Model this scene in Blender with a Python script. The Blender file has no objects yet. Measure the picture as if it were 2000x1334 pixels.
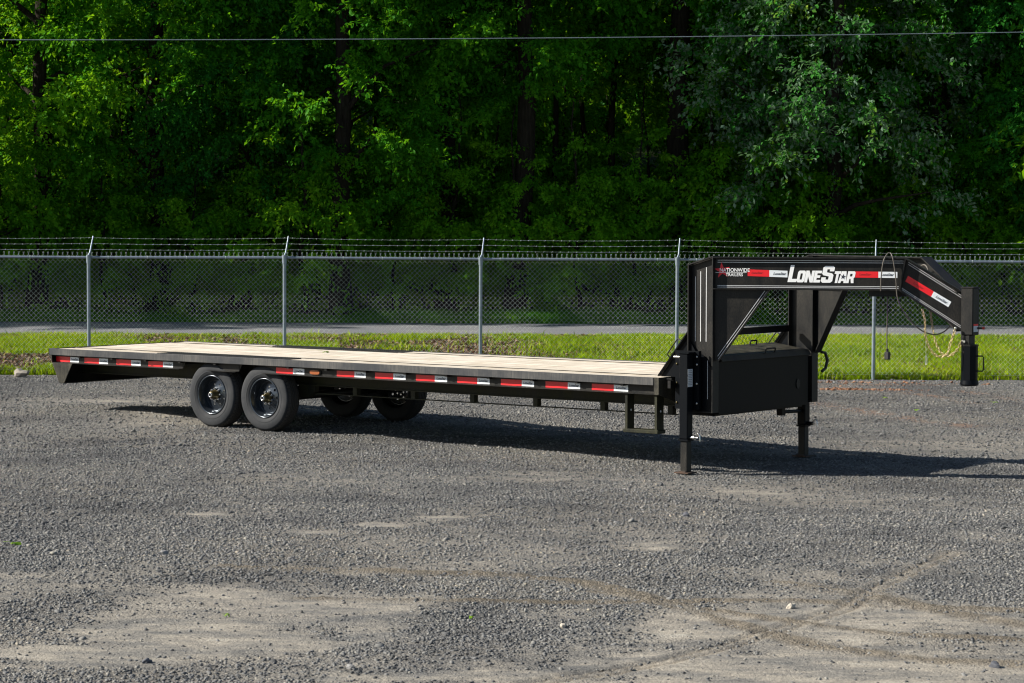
import bpy, math, random
import numpy as np
from mathutils import Vector, Matrix, noise as mnoise
from mathutils.geometry import tessellate_polygon

R = math.radians
scene = bpy.context.scene
COL = scene.collection
rng = np.random.default_rng(7)
random.seed(7)

# ------------------------------------------------------------------ camera, sky, sun, exposure
cam_data = bpy.data.cameras.new('camera')
cam_data.sensor_width = 36.0
cam_data.lens = 4834.7 / 2000 * 36.0
cam_data.clip_end = 900
cam_data.dof.use_dof = True
cam_data.dof.focus_distance = 27.5
cam_data.dof.aperture_fstop = 7.1
cam = bpy.data.objects.new('camera', cam_data)
COL.objects.link(cam)
cam.matrix_world = Matrix.Translation((0, 0, 2.646)) @ Matrix.Rotation(R(90 - 3.031), 4, 'X') @ Matrix.Rotation(R(0.283), 4, 'Z')
scene.camera = cam

SH = Vector((1.60, 0.064))                       # horizontal shadow run per metre of height
SUN_EL = math.atan(1 / SH.length)
SUN_AZ = math.atan2(-SH.x, -SH.y)
world = bpy.data.worlds.new('World')
scene.world = world
world.use_nodes = True
wn = world.node_tree.nodes
bg = wn['Background']
sky = wn.new('ShaderNodeTexSky')
sky.sky_type = 'NISHITA'
sky.sun_disc = False
sky.sun_elevation = SUN_EL
sky.sun_rotation = SUN_AZ
sky.air_density = 1.0
sky.dust_density = 0.6
world.node_tree.links.new(sky.outputs[0], bg.inputs[0])
bg.inputs[1].default_value = 0.053
sun_data = bpy.data.lights.new('sun', 'SUN')
sun_data.energy = 4.8
sun_data.angle = R(0.5)
sun_data.color = (1.0, 0.93, 0.82)
sun = bpy.data.objects.new('sun', sun_data)
COL.objects.link(sun)
sun.rotation_euler = Vector((SH.x, SH.y, -1)).to_track_quat('-Z', 'Y').to_euler()
sun.location = (-30, 10, 30)
vs = scene.view_settings
vs.view_transform = 'Standard'
vs.look = 'None'
vs.gamma = 1.0
vs.use_curve_mapping = False
vs.exposure = 1.05
scene.render.filter_size = 1.15
scene.cycles.pixel_filter_type = 'BLACKMAN_HARRIS'
scene.cycles.filter_width = 1.15

# ------------------------------------------------------------------ materials
MATS = {}


def new_mat(name, base=(0.5, 0.5, 0.5), rough=0.6, metal=0.0, spec=0.5):
    m = bpy.data.materials.new(name)
    m.use_nodes = True
    b = m.node_tree.nodes['Principled BSDF']
    b.inputs['Base Color'].default_value = (*base, 1)
    b.inputs['Roughness'].default_value = rough
    b.inputs['Metallic'].default_value = metal
    b.inputs['Specular IOR Level'].default_value = spec
    MATS[name] = m
    return m


class NT:
    """small helper round a material's node tree"""
    def __init__(self, m):
        self.t = m.node_tree
        self.bsdf = self.t.nodes['Principled BSDF']

    def n(self, kind, **kw):
        nd = self.t.nodes.new('ShaderNode' + kind)
        for k, v in kw.items():
            setattr(nd, k, v)
        return nd

    def link(self, a, b):
        self.t.links.new(a, b)

    def coord(self, which='Object', scale=(1, 1, 1), rot=(0, 0, 0)):
        tc = self.n('TexCoord')
        mp = self.n('Mapping')
        mp.inputs['Scale'].default_value = scale
        mp.inputs['Rotation'].default_value = rot
        self.link(tc.outputs[which], mp.inputs[0])
        return mp.outputs[0]

    def noise(self, vec, scale, detail=4, rough=0.55):
        n = self.n('TexNoise')
        n.inputs['Scale'].default_value = scale
        n.inputs['Detail'].default_value = detail
        n.inputs['Roughness'].default_value = rough
        if vec:
            self.link(vec, n.inputs['Vector'])
        return n.outputs[0]

    def ramp(self, fac, stops):
        r = self.n('ValToRGB')
        e = r.color_ramp.elements
        while len(e) < len(stops):
            e.new(0.5)
        for el, (p, c) in zip(e, stops):
            el.position = p
            el.color = (*c, 1) if len(c) == 3 else c
        self.link(fac, r.inputs[0])
        return r.outputs[0]

    def mix(self, fac, a, b, mode='MIX'):
        m = self.n('Mix', data_type='RGBA', blend_type=mode)
        for idx, v in ((0, fac), (6, a), (7, b)):
            if isinstance(v, (int, float)):
                m.inputs[idx].default_value = v
            elif isinstance(v, tuple):
                m.inputs[idx].default_value = (*v, 1)
            else:
                self.link(v, m.inputs[idx])
        return m.outputs[2]

    def math(self, op, a, b=0.0, clamp=False):
        m = self.n('Math', operation=op, use_clamp=clamp)
        for i, v in ((0, a), (1, b)):
            if isinstance(v, (int, float)):
                m.inputs[i].default_value = v
            else:
                self.link(v, m.inputs[i])
        return m.outputs[0]

    def bump(self, h, strength=0.3, dist=0.01, normal=None):
        b = self.n('Bump')
        b.inputs['Strength'].default_value = strength
        b.inputs['Distance'].default_value = dist
        self.link(h, b.inputs['Height'])
        if normal:
            self.link(normal, b.inputs['Normal'])
        self.link(b.outputs[0], self.bsdf.inputs['Normal'])
        return b.outputs[0]

    def attr(self, name):
        a = self.n('Attribute', attribute_name=name)
        return a


BW = (0, 0, 0), (1, 1, 1)


def black_paint(name, dust, lo=0.30, hi=0.55, streak=(3, 3, 1), base=(0.0030, 0.0042, 0.0062), dcol=(0.12, 0.105, 0.078), spec=0.22):
    m = new_mat(name, base, 0.34, spec=spec)
    t = NT(m)
    v = t.coord('Object', streak)
    n1 = t.noise(v, 2.5, 6, 0.6)
    n2 = t.noise(v, 45, 3, 0.6)
    f = t.ramp(n1, [(lo, (0.15, 0.15, 0.15)), (1 - lo, (1, 1, 1))])
    f2 = t.ramp(n2, [(0.35, (0.3, 0.3, 0.3)), (0.7, (1, 1, 1))])
    fac = t.math('MULTIPLY', t.math('MULTIPLY', f, f2), dust, True)
    t.link(t.mix(fac, base, dcol), t.bsdf.inputs['Base Color'])
    t.link(t.math('ADD', t.math('MULTIPLY', fac, 0.9), hi - 0.18, True), t.bsdf.inputs['Roughness'])
    t.bump(n2, 0.08, 0.002)
    return m


PAINT = black_paint('black_paint', 0.26)
PAINT_CLEAN = black_paint('black_paint_clean', 0.012, spec=0.10)
PAINT_DUSTY = black_paint('black_paint_dusty', 0.6, dcol=(0.16, 0.145, 0.10))
PAINT_GREEN = black_paint('black_paint_mossy', 0.6, dcol=(0.085, 0.085, 0.03))

RAIL = new_mat('scuffed_rail_steel', (0.02, 0.02, 0.02), 0.5)
t = NT(RAIL)
v = t.coord('Object', (1, 1, 1))
vs_ = t.coord('Object', (30, 1, 2.0))
a1 = t.noise(t.coord('Object', (1.1, 1, 1)), 1.6, 5, 0.65)
a2 = t.noise(vs_, 2.0, 4, 0.7)
f = t.math('MULTIPLY', t.ramp(a1, [(0.42, (0.12,) * 3), (0.62, BW[1])]), t.ramp(a2, [(0.33, (0.15,) * 3), (0.68, BW[1])]))
t.link(t.mix(f, (0.009, 0.013, 0.020), (0.105, 0.10, 0.092)), t.bsdf.inputs['Base Color'])
t.bsdf.inputs['Roughness'].default_value = 0.5
t.bump(a2, 0.1, 0.002)

WOOD = new_mat('pine_plank', (0.6, 0.52, 0.4), 0.8, spec=0.2)
t = NT(WOOD)
oi = t.n('ObjectInfo')
tc = t.n('TexCoord')
add = t.n('VectorMath', operation='ADD')
cmb = t.n('CombineXYZ')
t.link(t.math('MULTIPLY', oi.outputs['Random'], 37.0), cmb.inputs[0])
t.link(t.math('MULTIPLY', oi.outputs['Random'], 11.0), cmb.inputs[1])
t.link(tc.outputs['Object'], add.inputs[0])
t.link(cmb.outputs[0], add.inputs[1])
mp = t.n('Mapping')
mp.inputs['Scale'].default_value = (1.0, 16, 16)
t.link(add.outputs[0], mp.inputs[0])
g1 = t.noise(mp.outputs[0], 2.2, 7, 0.62)
mp2 = t.n('Mapping')
mp2.inputs['Scale'].default_value = (1.6, 4.5, 4.5)
t.link(add.outputs[0], mp2.inputs[0])
vo = t.n('TexVoronoi')
vo.inputs['Scale'].default_value = 1.4
t.link(mp2.outputs[0], vo.inputs['Vector'])
knot = t.ramp(vo.outputs['Distance'], [(0.06, BW[1]), (0.13, BW[0])])
g2 = t.noise(add.outputs[0], 1.1, 4, 0.6)
c = t.ramp(g1, [(0.30, (0.22, 0.165, 0.11)), (0.42, (0.43, 0.37, 0.29)), (0.56, (0.63, 0.585, 0.51)), (0.8, (0.50, 0.47, 0.42))])
c = t.mix(t.math('MULTIPLY', oi.outputs['Random'], 0.45), c, (0.46, 0.405, 0.33))
c = t.mix(t.math('MULTIPLY', knot, 0.6), c, (0.22, 0.13, 0.06))
stain = t.ramp(g2, [(0.58, BW[0]), (0.75, BW[1])])
c = t.mix(t.math('MULTIPLY', stain, 0.55), c, (0.20, 0.165, 0.12))
t.link(c, t.bsdf.inputs['Base Color'])
t.bump(g1, 0.25, 0.004)

TREAD = new_mat('expanded_steel', (0.05, 0.05, 0.055), 0.5, 0.6)
t = NT(TREAD)
n1 = t.noise(t.coord('Object'), 9, 4)
t.link(t.ramp(n1, [(0.3, (0.03, 0.032, 0.036)), (0.7, (0.14, 0.135, 0.125))]), t.bsdf.inputs['Base Color'])

TYRE = new_mat('tyre_rubber', (0.03, 0.03, 0.03), 0.8, spec=0.25)
t = NT(TYRE)
n1 = t.noise(t.coord('Object', (1, 1, 1)), 5, 5, 0.6)
n2 = t.noise(t.coord('Object', (1, 1, 1)), 60, 3, 0.6)
c = t.ramp(n1, [(0.3, (0.016, 0.019, 0.024)), (0.7, (0.044, 0.046, 0.050))])
c = t.mix(t.math('MULTIPLY', n2, 0.5), c, (0.018, 0.02, 0.022))
t.link(c, t.bsdf.inputs['Base Color'])
t.bump(n2, 0.15, 0.002)
new_mat('tread_rubber', (0.040, 0.038, 0.036), 0.75, spec=0.25)
new_mat('rim_black', (0.04, 0.05, 0.064), 0.22, 0.6, 0.9)
new_mat('hub_greasy', (0.07, 0.055, 0.02), 0.35, 0.6)
new_mat('chrome', (0.62, 0.63, 0.64), 0.18, 1.0)
new_mat('zinc', (0.5, 0.5, 0.48), 0.35, 0.9)
new_mat('dark_hole', (0.004, 0.004, 0.005), 0.9)
new_mat('rubber_black', (0.012, 0.012, 0.012), 0.55)
m = new_mat('rust_steel', (0.12, 0.05, 0.02), 0.8)
t = NT(m)
n1 = t.noise(t.coord('Object'), 14, 5)
t.link(t.ramp(n1, [(0.4, (0.015, 0.013, 0.012)), (0.65, (0.085, 0.042, 0.022))]), t.bsdf.inputs['Base Color'])
new_mat('cable_grey', (0.085, 0.075, 0.062), 0.5)
new_mat('chain_gold', (0.42, 0.33, 0.18), 0.4, 0.8)
new_mat('letter_white', (0.82, 0.83, 0.84), 0.4)
new_mat('pinstripe_silver', (0.55, 0.56, 0.58), 0.4)
new_mat('letter_black', (0.02, 0.025, 0.04), 0.6)
new_mat('decal_red', (0.62, 0.01, 0.025), 0.45)
new_mat('decal_dark_red', (0.28, 0.005, 0.01), 0.5)
m = new_mat('tape_red', (0.72, 0.012, 0.02), 0.35)
new_mat('tape_white', (0.72, 0.76, 0.80), 0.35)
new_mat('amber_lens', (0.27, 0.075, 0.022), 0.3)
new_mat('sticker', (0.5, 0.55, 0.6), 0.5)
new_mat('knob_red', (0.4, 0.03, 0.02), 0.4)

GALV = new_mat('galvanised', (0.42, 0.45, 0.48), 0.42, 0.55)
t = NT(GALV)
n1 = t.noise(t.coord('Object'), 7, 4)
t.link(t.ramp(n1, [(0.3, (0.17, 0.22, 0.25)), (0.7, (0.27, 0.32, 0.35))]), t.bsdf.inputs['Base Color'])
new_mat('galvanised_wire', (0.56, 0.64, 0.58), 0.45, 0.2)
new_mat('power_line', (0.16, 0.20, 0.23), 0.45, 0.2)

BARK = new_mat('bark', (0.05, 0.04, 0.03), 0.95, spec=0.1)
t = NT(BARK)
v = t.coord('Object', (6, 6, 1))
n1 = t.noise(v, 3, 6, 0.7)
t.link(t.ramp(n1, [(0.3, (0.010, 0.008, 0.006)), (0.7, (0.042, 0.035, 0.028))]), t.bsdf.inputs['Base Color'])
t.bump(n1, 0.8, 0.05)


def leaf_mat(name, stops, trans=(0.10, 0.22, 0.02), tfac=0.32, back=None, rough=0.48):
    m = new_mat(name, stops[0][1], rough + 0.1, spec=0.10)
    t = NT(m)
    a = t.attr('tint')
    c = t.ramp(a.outputs['Fac'], stops)
    if back:
        g = t.n('NewGeometry')
        c = t.mix(g.outputs['Backfacing'], c, back)
    t.link(c, t.bsdf.inputs['Base Color'])
    tr = t.n('BsdfTranslucent')
    t.link(t.mix(0.55, c, trans), tr.inputs[0])
    ms = t.n('MixShader')
    ms.inputs[0].default_value = tfac
    out = t.t.nodes['Material Output']
    t.link(t.bsdf.outputs[0], ms.inputs[1])
    t.link(tr.outputs[0], ms.inputs[2])
    t.link(ms.outputs[0], out.inputs[0])
    return m


leaf_mat('leaf_green', [(0.0, (0.018, 0.110, 0.005)), (0.5, (0.036, 0.190, 0.007)), (1.0, (0.080, 0.265, 0.010))], (0.22, 0.52, 0.008), 0.42)
leaf_mat('leaf_blue', [(0.0, (0.010, 0.095, 0.012)), (0.5, (0.022, 0.150, 0.016)), (1.0, (0.044, 0.200, 0.018))], (0.10, 0.40, 0.016), 0.38)
leaf_mat('leaf_bright', [(0.0, (0.040, 0.180, 0.006)), (0.6, (0.085, 0.280, 0.009)), (1.0, (0.170, 0.370, 0.012))], (0.34, 0.62, 0.010), 0.45)
leaf_mat('leaf_silver', [(0.0, (0.018, 0.115, 0.014)), (0.7, (0.040, 0.185, 0.022)), (1.0, (0.150, 0.220, 0.016))], (0.09, 0.24, 0.02), 0.32, back=(0.16, 0.26, 0.17))
leaf_mat('grass_blade', [(0.0, (0.060, 0.150, 0.003)), (0.5, (0.23, 0.36, 0.004)), (0.85, (0.42, 0.49, 0.010)), (1.0, (0.42, 0.36, 0.12))], (0.30, 0.40, 0.006), 0.4)
leaf_mat('dry_leaf', [(0.0, (0.10, 0.055, 0.035)), (0.5, (0.19, 0.12, 0.08)), (1.0, (0.32, 0.25, 0.19))], (0.2, 0.1, 0.05), 0.1)
leaf_mat('fresh_leaf', [(0.0, (0.20, 0.36, 0.03)), (1.0, (0.30, 0.46, 0.05))], (0.3, 0.45, 0.03), 0.25)


# ------------------------------------------------------------------ object helpers
def link(o, parent=None):
    COL.objects.link(o)
    if parent is not None:
        o.parent = parent
    return o


def tag(o, label=None, cat=None, group=None, kind=None):
    if label: o['label'] = label
    if cat: o['category'] = cat
    if group: o['group'] = group
    if kind: o['kind'] = kind
    return o


def empty(name, loc=(0, 0, 0), parent=None, label=None, cat=None, group=None):
    o = bpy.data.objects.new(name, None)
    o.empty_display_size = 0.2
    o.location = loc
    link(o, parent)
    return tag(o, label, cat, group)


def mat(m):
    return MATS[m] if isinstance(m, str) else m


def mesh_np(name, V, F, tint=None, material=None, smooth=False, extra=None):
    """mesh from numpy arrays; F is (n,k)"""
    V = np.asarray(V, dtype=np.float32)
    F = np.asarray(F, dtype=np.int32)
    me = bpy.data.meshes.new(name)
    me.vertices.add(len(V))
    me.vertices.foreach_set('co', V.ravel())
    k = F.shape[1]
    me.loops.add(F.size)
    me.loops.foreach_set('vertex_index', F.ravel())
    me.polygons.add(len(F))
    me.polygons.foreach_set('loop_start', np.arange(0, F.size, k, dtype=np.int32))
    me.polygons.foreach_set('loop_total', np.full(len(F), k, dtype=np.int32))
    if smooth:
        me.polygons.foreach_set('use_smooth', np.ones(len(F), dtype=bool))
    me.update(calc_edges=True)
    if tint is not None:
        at = me.attributes.new('tint', 'FLOAT', 'FACE')
        at.data.foreach_set('value', np.asarray(tint, dtype=np.float32))
    for nm, arr in (extra or {}).items():
        at = me.attributes.new(nm, 'FLOAT', 'POINT')
        at.data.foreach_set('value', np.asarray(arr, dtype=np.float32))
    if material is not None:
        me.materials.append(mat(material))
    return me


class MB:
    """collects shapes in the local frame of the thing; build() links them as one mesh"""
    def __init__(self):
        self.v, self.f, self.mi, self.sm = [], [], [], []
        self.cur = 0

    def face_set(self, vs_, fs, smooth=False):
        b = len(self.v)
        self.v += [tuple(p) for p in vs_]
        for f_ in fs:
            self.f.append([b + i for i in f_])
            self.mi.append(self.cur)
            self.sm.append(smooth)
        return self

    def mat(self, i):
        self.cur = i
        return self

    def box(self, x0, x1, y0, y1, z0, z1):
        vs_ = [(x, y, z) for z in (z0, z1) for y in (y0, y1) for x in (x0, x1)]
        return self.face_set(vs_, [(0, 2, 3, 1), (4, 5, 7, 6), (0, 1, 5, 4), (2, 6, 7, 3), (0, 4, 6, 2), (1, 3, 7, 5)])

    def bevbox(self, x0, x1, y0, y1, z0, z1, b=0.004):
        """box with chamfered long edges"""
        import itertools
        bm_v = []
        pts = {}
        for i, x in enumerate((x0, x1)):
            for j, y in enumerate((y0, y1)):
                for k, z in enumerate((z0, z1)):
                    sx, sy, sz = (1 if i == 0 else -1), (1 if j == 0 else -1), (1 if k == 0 else -1)
                    pts[i, j, k, 0] = (x, y + sy * b, z + sz * b)
                    pts[i, j, k, 1] = (x + sx * b, y, z + sz * b)
                    pts[i, j, k, 2] = (x + sx * b, y + sy * b, z)
        idx = {k: n for n, k in enumerate(pts)}
        fs = []
        for a in range(3):
            for s in (0, 1):
                o = [d for d in range(3) if d != a]
                loop = []
                for (p, q) in ((0, 0), (1, 0), (1, 1), (0, 1)):
                    c = [0, 0, 0]
                    c[a] = s; c[o[0]] = p; c[o[1]] = q
                    loop.append(idx[(*c, a)])
                fs.append(loop)
        for a in range(3):           # edges parallel to axis a
            o = [d for d in range(3) if d != a]
            for p in (0, 1):
                for q in (0, 1):
                    c0 = [0, 0, 0]; c1 = [0, 0, 0]
                    c0[a] = 0; c1[a] = 1
                    for c in (c0, c1):
                        c[o[0]] = p; c[o[1]] = q
                    fs.append([idx[(*c0, o[0])], idx[(*c0, o[1])], idx[(*c1, o[1])], idx[(*c1, o[0])]])
        for i in (0, 1):
            for j in (0, 1):
                for k in (0, 1):
                    fs.append([idx[(i, j, k, 0)], idx[(i, j, k, 1)], idx[(i, j, k, 2)]])
        return self.face_set(list(pts.values()), fs)

    def prism(self, pts, d, holes=()):
        """closed plate: outline pts (3D, planar) extruded by vector d"""
        d = Vector(d)
        loops = [[Vector(p) for p in pts]] + [[Vector(p) for p in h] for h in holes]
        tris = tessellate_polygon(loops)
        flat = [p for l in loops for p in l]
        n = len(flat)
        fs = [tuple(tr) for tr in tris] + [tuple(n + i for i in reversed(tr)) for tr in tris]
        o = 0
        for l in loops:
            k = len(l)
            for i in range(k):
                j = (i + 1) % k
                fs.append((o + i, o + j, n + o + j, n + o + i))
            o += k
        return self.face_set(flat + [p + d for p in flat], fs)

    def cyl(self, p, q, r, n=12, r2=None, caps=True):
        p, q = Vector(p), Vector(q)
        r2 = r if r2 is None else r2
        ax = (q - p).normalized()
        u = ax.orthogonal().normalized()
        w = ax.cross(u)
        vs_ = []
        for c, rr in ((p, r), (q, r2)):
            for i in range(n):
                a = 2 * math.pi * i / n
                vs_.append(c + u * math.cos(a) * rr + w * math.sin(a) * rr)
        self.face_set(vs_, [(i, (i + 1) % n, n + (i + 1) % n, n + i) for i in range(n)], True)
        if caps:
            self.face_set(vs_, [tuple(reversed(range(n))), tuple(range(n, 2 * n))])
        return self

    def tube(self, pts, r, n=8, taper=None):
        pts = [Vector(p) for p in pts]
        vs_ = []
        u = None
        for i, p in enumerate(pts):
            a = pts[max(i - 1, 0)]
            b = pts[min(i + 1, len(pts) - 1)]
            ax = (b - a).normalized()
            if u is None:
                u = ax.orthogonal().normalized()
            else:
                u = (u - ax * u.dot(ax)).normalized()
            w = ax.cross(u)
            rr = r if taper is None else r * taper[i]
            for k in range(n):
                an = 2 * math.pi * k / n
                vs_.append(p + u * math.cos(an) * rr + w * math.sin(an) * rr)
        fs = []
        for i in range(len(pts) - 1):
            for k in range(n):
                fs.append((i * n + k, i * n + (k + 1) % n, (i + 1) * n + (k + 1) % n, (i + 1) * n + k))
        self.face_set(vs_, fs, True)
        m = (len(pts) - 1) * n
        return self.face_set(vs_, [tuple(reversed(range(n))), tuple(range(m, m + n))])

    def lathe_y(self, c, prof, n=48, smooth=True):
        """revolve profile [(radius, y)] about the local Y axis through c"""
        c = Vector(c)
        vs_, fs = [], []
        for (r, y) in prof:
            for i in range(n):
                a = 2 * math.pi * i / n
                vs_.append(c + Vector((r * math.cos(a), y, r * math.sin(a))))
        for j in range(len(prof) - 1):
            for i in range(n):
                fs.append((j * n + i, (j + 1) * n + i, (j + 1) * n + (i + 1) % n, j * n + (i + 1) % n))
        return self.face_set(vs_, fs, smooth)

    def ball(self, c, r, n=8, flat=1.0):
        c = Vector(c)
        prof = [(max(1e-4, r * math.sin(math.pi * k / n)), -r * flat * math.cos(math.pi * k / n)) for k in range(n + 1)]
        return self.lathe_y(c, prof, n * 2)

    def build(self, name, material, parent=None, M=None):
        me = bpy.data.meshes.new(name)
        vs_ = self.v if M is None else [tuple(M @ Vector(p)) for p in self.v]
        me.from_pydata(vs_, [], self.f)
        for m_ in (material if isinstance(material, (list, tuple)) else [material]):
            me.materials.append(mat(m_))
        me.polygons.foreach_set('material_index', self.mi)
        me.polygons.foreach_set('use_smooth', self.sm)
        me.update()
        o = bpy.data.objects.new(name, me)
        return link(o, parent)


def copy_tree(o, parent=None):
    c = o.copy()
    link(c, parent)
    for ch in list(o.children):
        copy_tree(ch, c)
    return c


def smooth(a, b, x):
    t_ = np.clip((np.asarray(x, dtype=float) - a) / (b - a), 0, 1)
    return t_ * t_ * (3 - 2 * t_)


def vnoise(x, y, scale, seed=0, octaves=4, gain=0.5):
    """vectorised value noise 0..1"""
    x = np.asarray(x, dtype=float); y = np.asarray(y, dtype=float)
    out = np.zeros(np.broadcast(x, y).shape); amp = 1.0; tot = 0.0
    for o in range(octaves):
        g = np.random.default_rng(seed * 101 + o).random((256, 256))
        fx, fy = x * scale + 31.7 * o, y * scale + 17.3 * o
        ix, iy = np.floor(fx).astype(int), np.floor(fy).astype(int)
        tx, ty = fx - ix, fy - iy
        tx = tx * tx * (3 - 2 * tx); ty = ty * ty * (3 - 2 * ty)
        a = g[ix & 255, iy & 255]; b = g[(ix + 1) & 255, iy & 255]
        c_ = g[ix & 255, (iy + 1) & 255]; d = g[(ix + 1) & 255, (iy + 1) & 255]
        out += amp * ((a * (1 - tx) + b * tx) * (1 - ty) + (c_ * (1 - tx) + d * tx) * ty)
        tot += amp; amp *= gain; scale *= 2.03
    return out / tot


# ------------------------------------------------------------------ the lie of the land
TX0, TY0, TANG = -5.935, 31.683, R(51.903)
TS, TC = math.sin(TANG), math.cos(TANG)


def trailer_xy(x, y):
    dx, dy = x - TX0, y - TY0
    return dx * TS - dy * TC, dx * TC + dy * TS


def fence_y(x):
    return 38.465 - 0.01243 * np.asarray(x, dtype=float)


def road_near(x):
    return 42.95 + 0.066 * np.asarray(x, dtype=float)


def road_far(x):
    return 48.1 + 0.027 * np.asarray(x, dtype=float)


SEG_TRACKS = [  # polylines on the ground: points, half width, kind
    ([(-0.6, 13.95), (0.01, 14.29), (0.41, 14.63), (0.95, 15.08), (1.69, 16.15), (2.33, 17.14), (2.82, 18.4), (3.6, 20.0)], 0.10, 'tread'),
    ([(-2.2, 18.9), (0.01, 18.69), (0.58, 18.31), (1.26, 17.1), (1.63, 16.25), (1.97, 15.66), (2.55, 15.21), (3.6, 14.9)], 0.13, 'rut'),
    ([(1.93, 18.48), (2.44, 17.98), (2.89, 17.27), (3.45, 16.51), (4.2, 15.9)], 0.15, 'rut'),
    ([(0.6, 17.9), (1.9, 16.6), (2.6, 16.1), (3.7, 15.8)], 0.09, 'rut'),
    ([(-3.2, 14.0), (0.01, 14.1), (1.19, 14.15), (3.2, 14.1)], 0.10, 'rut'),
    ([(-1.5, 17.5), (0.3, 17.4), (2.0, 17.5), (4.0, 17.0)], 0.10, 'rut'),
]


def seg_field(x, y, pts):
    """distance to a polyline and run along it"""
    best = np.full(x.shape, 1e9); run = np.zeros(x.shape); acc = 0.0
    for (ax, ay), (bx, by) in zip(pts[:-1], pts[1:]):
        L = math.hypot(bx - ax, by - ay)
        t_ = np.clip(((x - ax) * (bx - ax) + (y - ay) * (by - ay)) / L ** 2, 0, 1)
        d = np.hypot(x - ax - t_ * (bx - ax), y - ay - t_ * (by - ay))
        s_ = d < best
        best = np.where(s_, d, best); run = np.where(s_, acc + t_ * L, run)
        acc += L
    return best, run


def gravel_z(x, y):
    x = np.asarray(x, dtype=float); y = np.asarray(y, dtype=float)
    X, Y = trailer_xy(x, y)
    z = -0.050 * smooth(4.2, 5.8, X) * smooth(9, 5, Y) - 0.038 * smooth(7.5, 9.6, X) * smooth(8, 3, Y) - 0.035 * smooth(10.2, 13.0, X) * smooth(8, 3, Y)
    z = z - 0.055 * smooth(-0.25, -1.6, Y) * smooth(4.2, 2.5, X) * smooth(-2, 1, X)
    z = z + 0.05 * smooth(33.5, 38.2, y) * smooth(-60, -10, -np.abs(x))
    z = z + 0.09 * np.exp(-((X - 0.4) / 1.2) ** 2 - ((Y - 0.7) / 1.0) ** 2)          # heap behind the wheels
    z = z + 0.018 * (vnoise(x, y, 0.55, 3, 3) - 0.5) + (0.020 * (vnoise(x, y * 1.3, 3.1, 4, 3) - 0.5) + 0.012 * (vnoise(x, y, 9.0, 6, 3) - 0.5)) * (1 - 0.6 * np.exp(-((X - 3.3) / 1.4) ** 2 - (Y / 1.0) ** 2))
    return z


DUST_SPOTS = [(-2.6, 15.2, 0.75, 0.35, 1.2), (-1.9, 15.8, 0.7, 0.4, 1.1), (-1.3, 17.2, 0.5, 0.25, 0.9), (-2.2, 16.1, 0.6, 0.3, 0.9),
              (1.3, 16.3, 0.6, 0.45, 1.0), (1.3, 15.0, 0.5, 0.35, 0.9), (1.7, 14.4, 0.8, 0.35, 1.0), (2.7, 14.6, 0.9, 0.5, 1.1), (3.3, 16.7, 0.6, 0.5, 0.9),
              (2.2, 16.9, 0.6, 0.4, 0.8), (-1.64, 20.86, 0.30, 0.16, 1.1), (-1.1, 21.4, 0.28, 0.16, 1.3), (-0.63, 21.9, 0.22, 0.15, 1.1), (-2.73, 21.96, 0.22, 0.12, 1.0),
              (1.15, 20.3, 0.3, 0.3, 0.8), (-2.04, 17.6, 0.3, 0.2, 0.9), (-5.4, 33.8, 1.4, 0.7, 0.8), (-4.4, 31.0, 0.8, 1.2, 0.5), (-0.6, 14.5, 0.7, 0.4, 0.6),
              (3.2, 23.4, 1.2, 0.6, 0.5), (2.2, 24.3, 1.0, 0.5, 0.6), (-2.2, 24.6, 1.4, 0.7, 0.35), (0.5, 25.2, 1.0, 0.5, 0.5), (5.5, 29.0, 1.8, 1.2, 0.55), (1.2, 14.9, 2.4, 1.2, 0.42), (-2.3, 15.4, 1.6, 1.0, 0.20), (3.0, 15.6, 1.2, 1.2, 0.4)]
RUST_LINES = [([(3.2, 35.1), (4.26, 34.16), (4.76, 32.9), (5.27, 31.73), (5.8, 31.01), (6.6, 30.3)], 0.16), ([(5.5, 36.1), (6.02, 35.41), (6.41, 34.31)], 0.14),
              ([(6.6, 36.2), (7.03, 35.28), (7.3, 34.4)], 0.13), ([(4.8, 36.5), (5.3, 36.45), (5.9, 36.3)], 0.22), ([(4.2, 37.2), (5.6, 37.4), (6.4, 37.3)], 0.14)]


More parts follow.
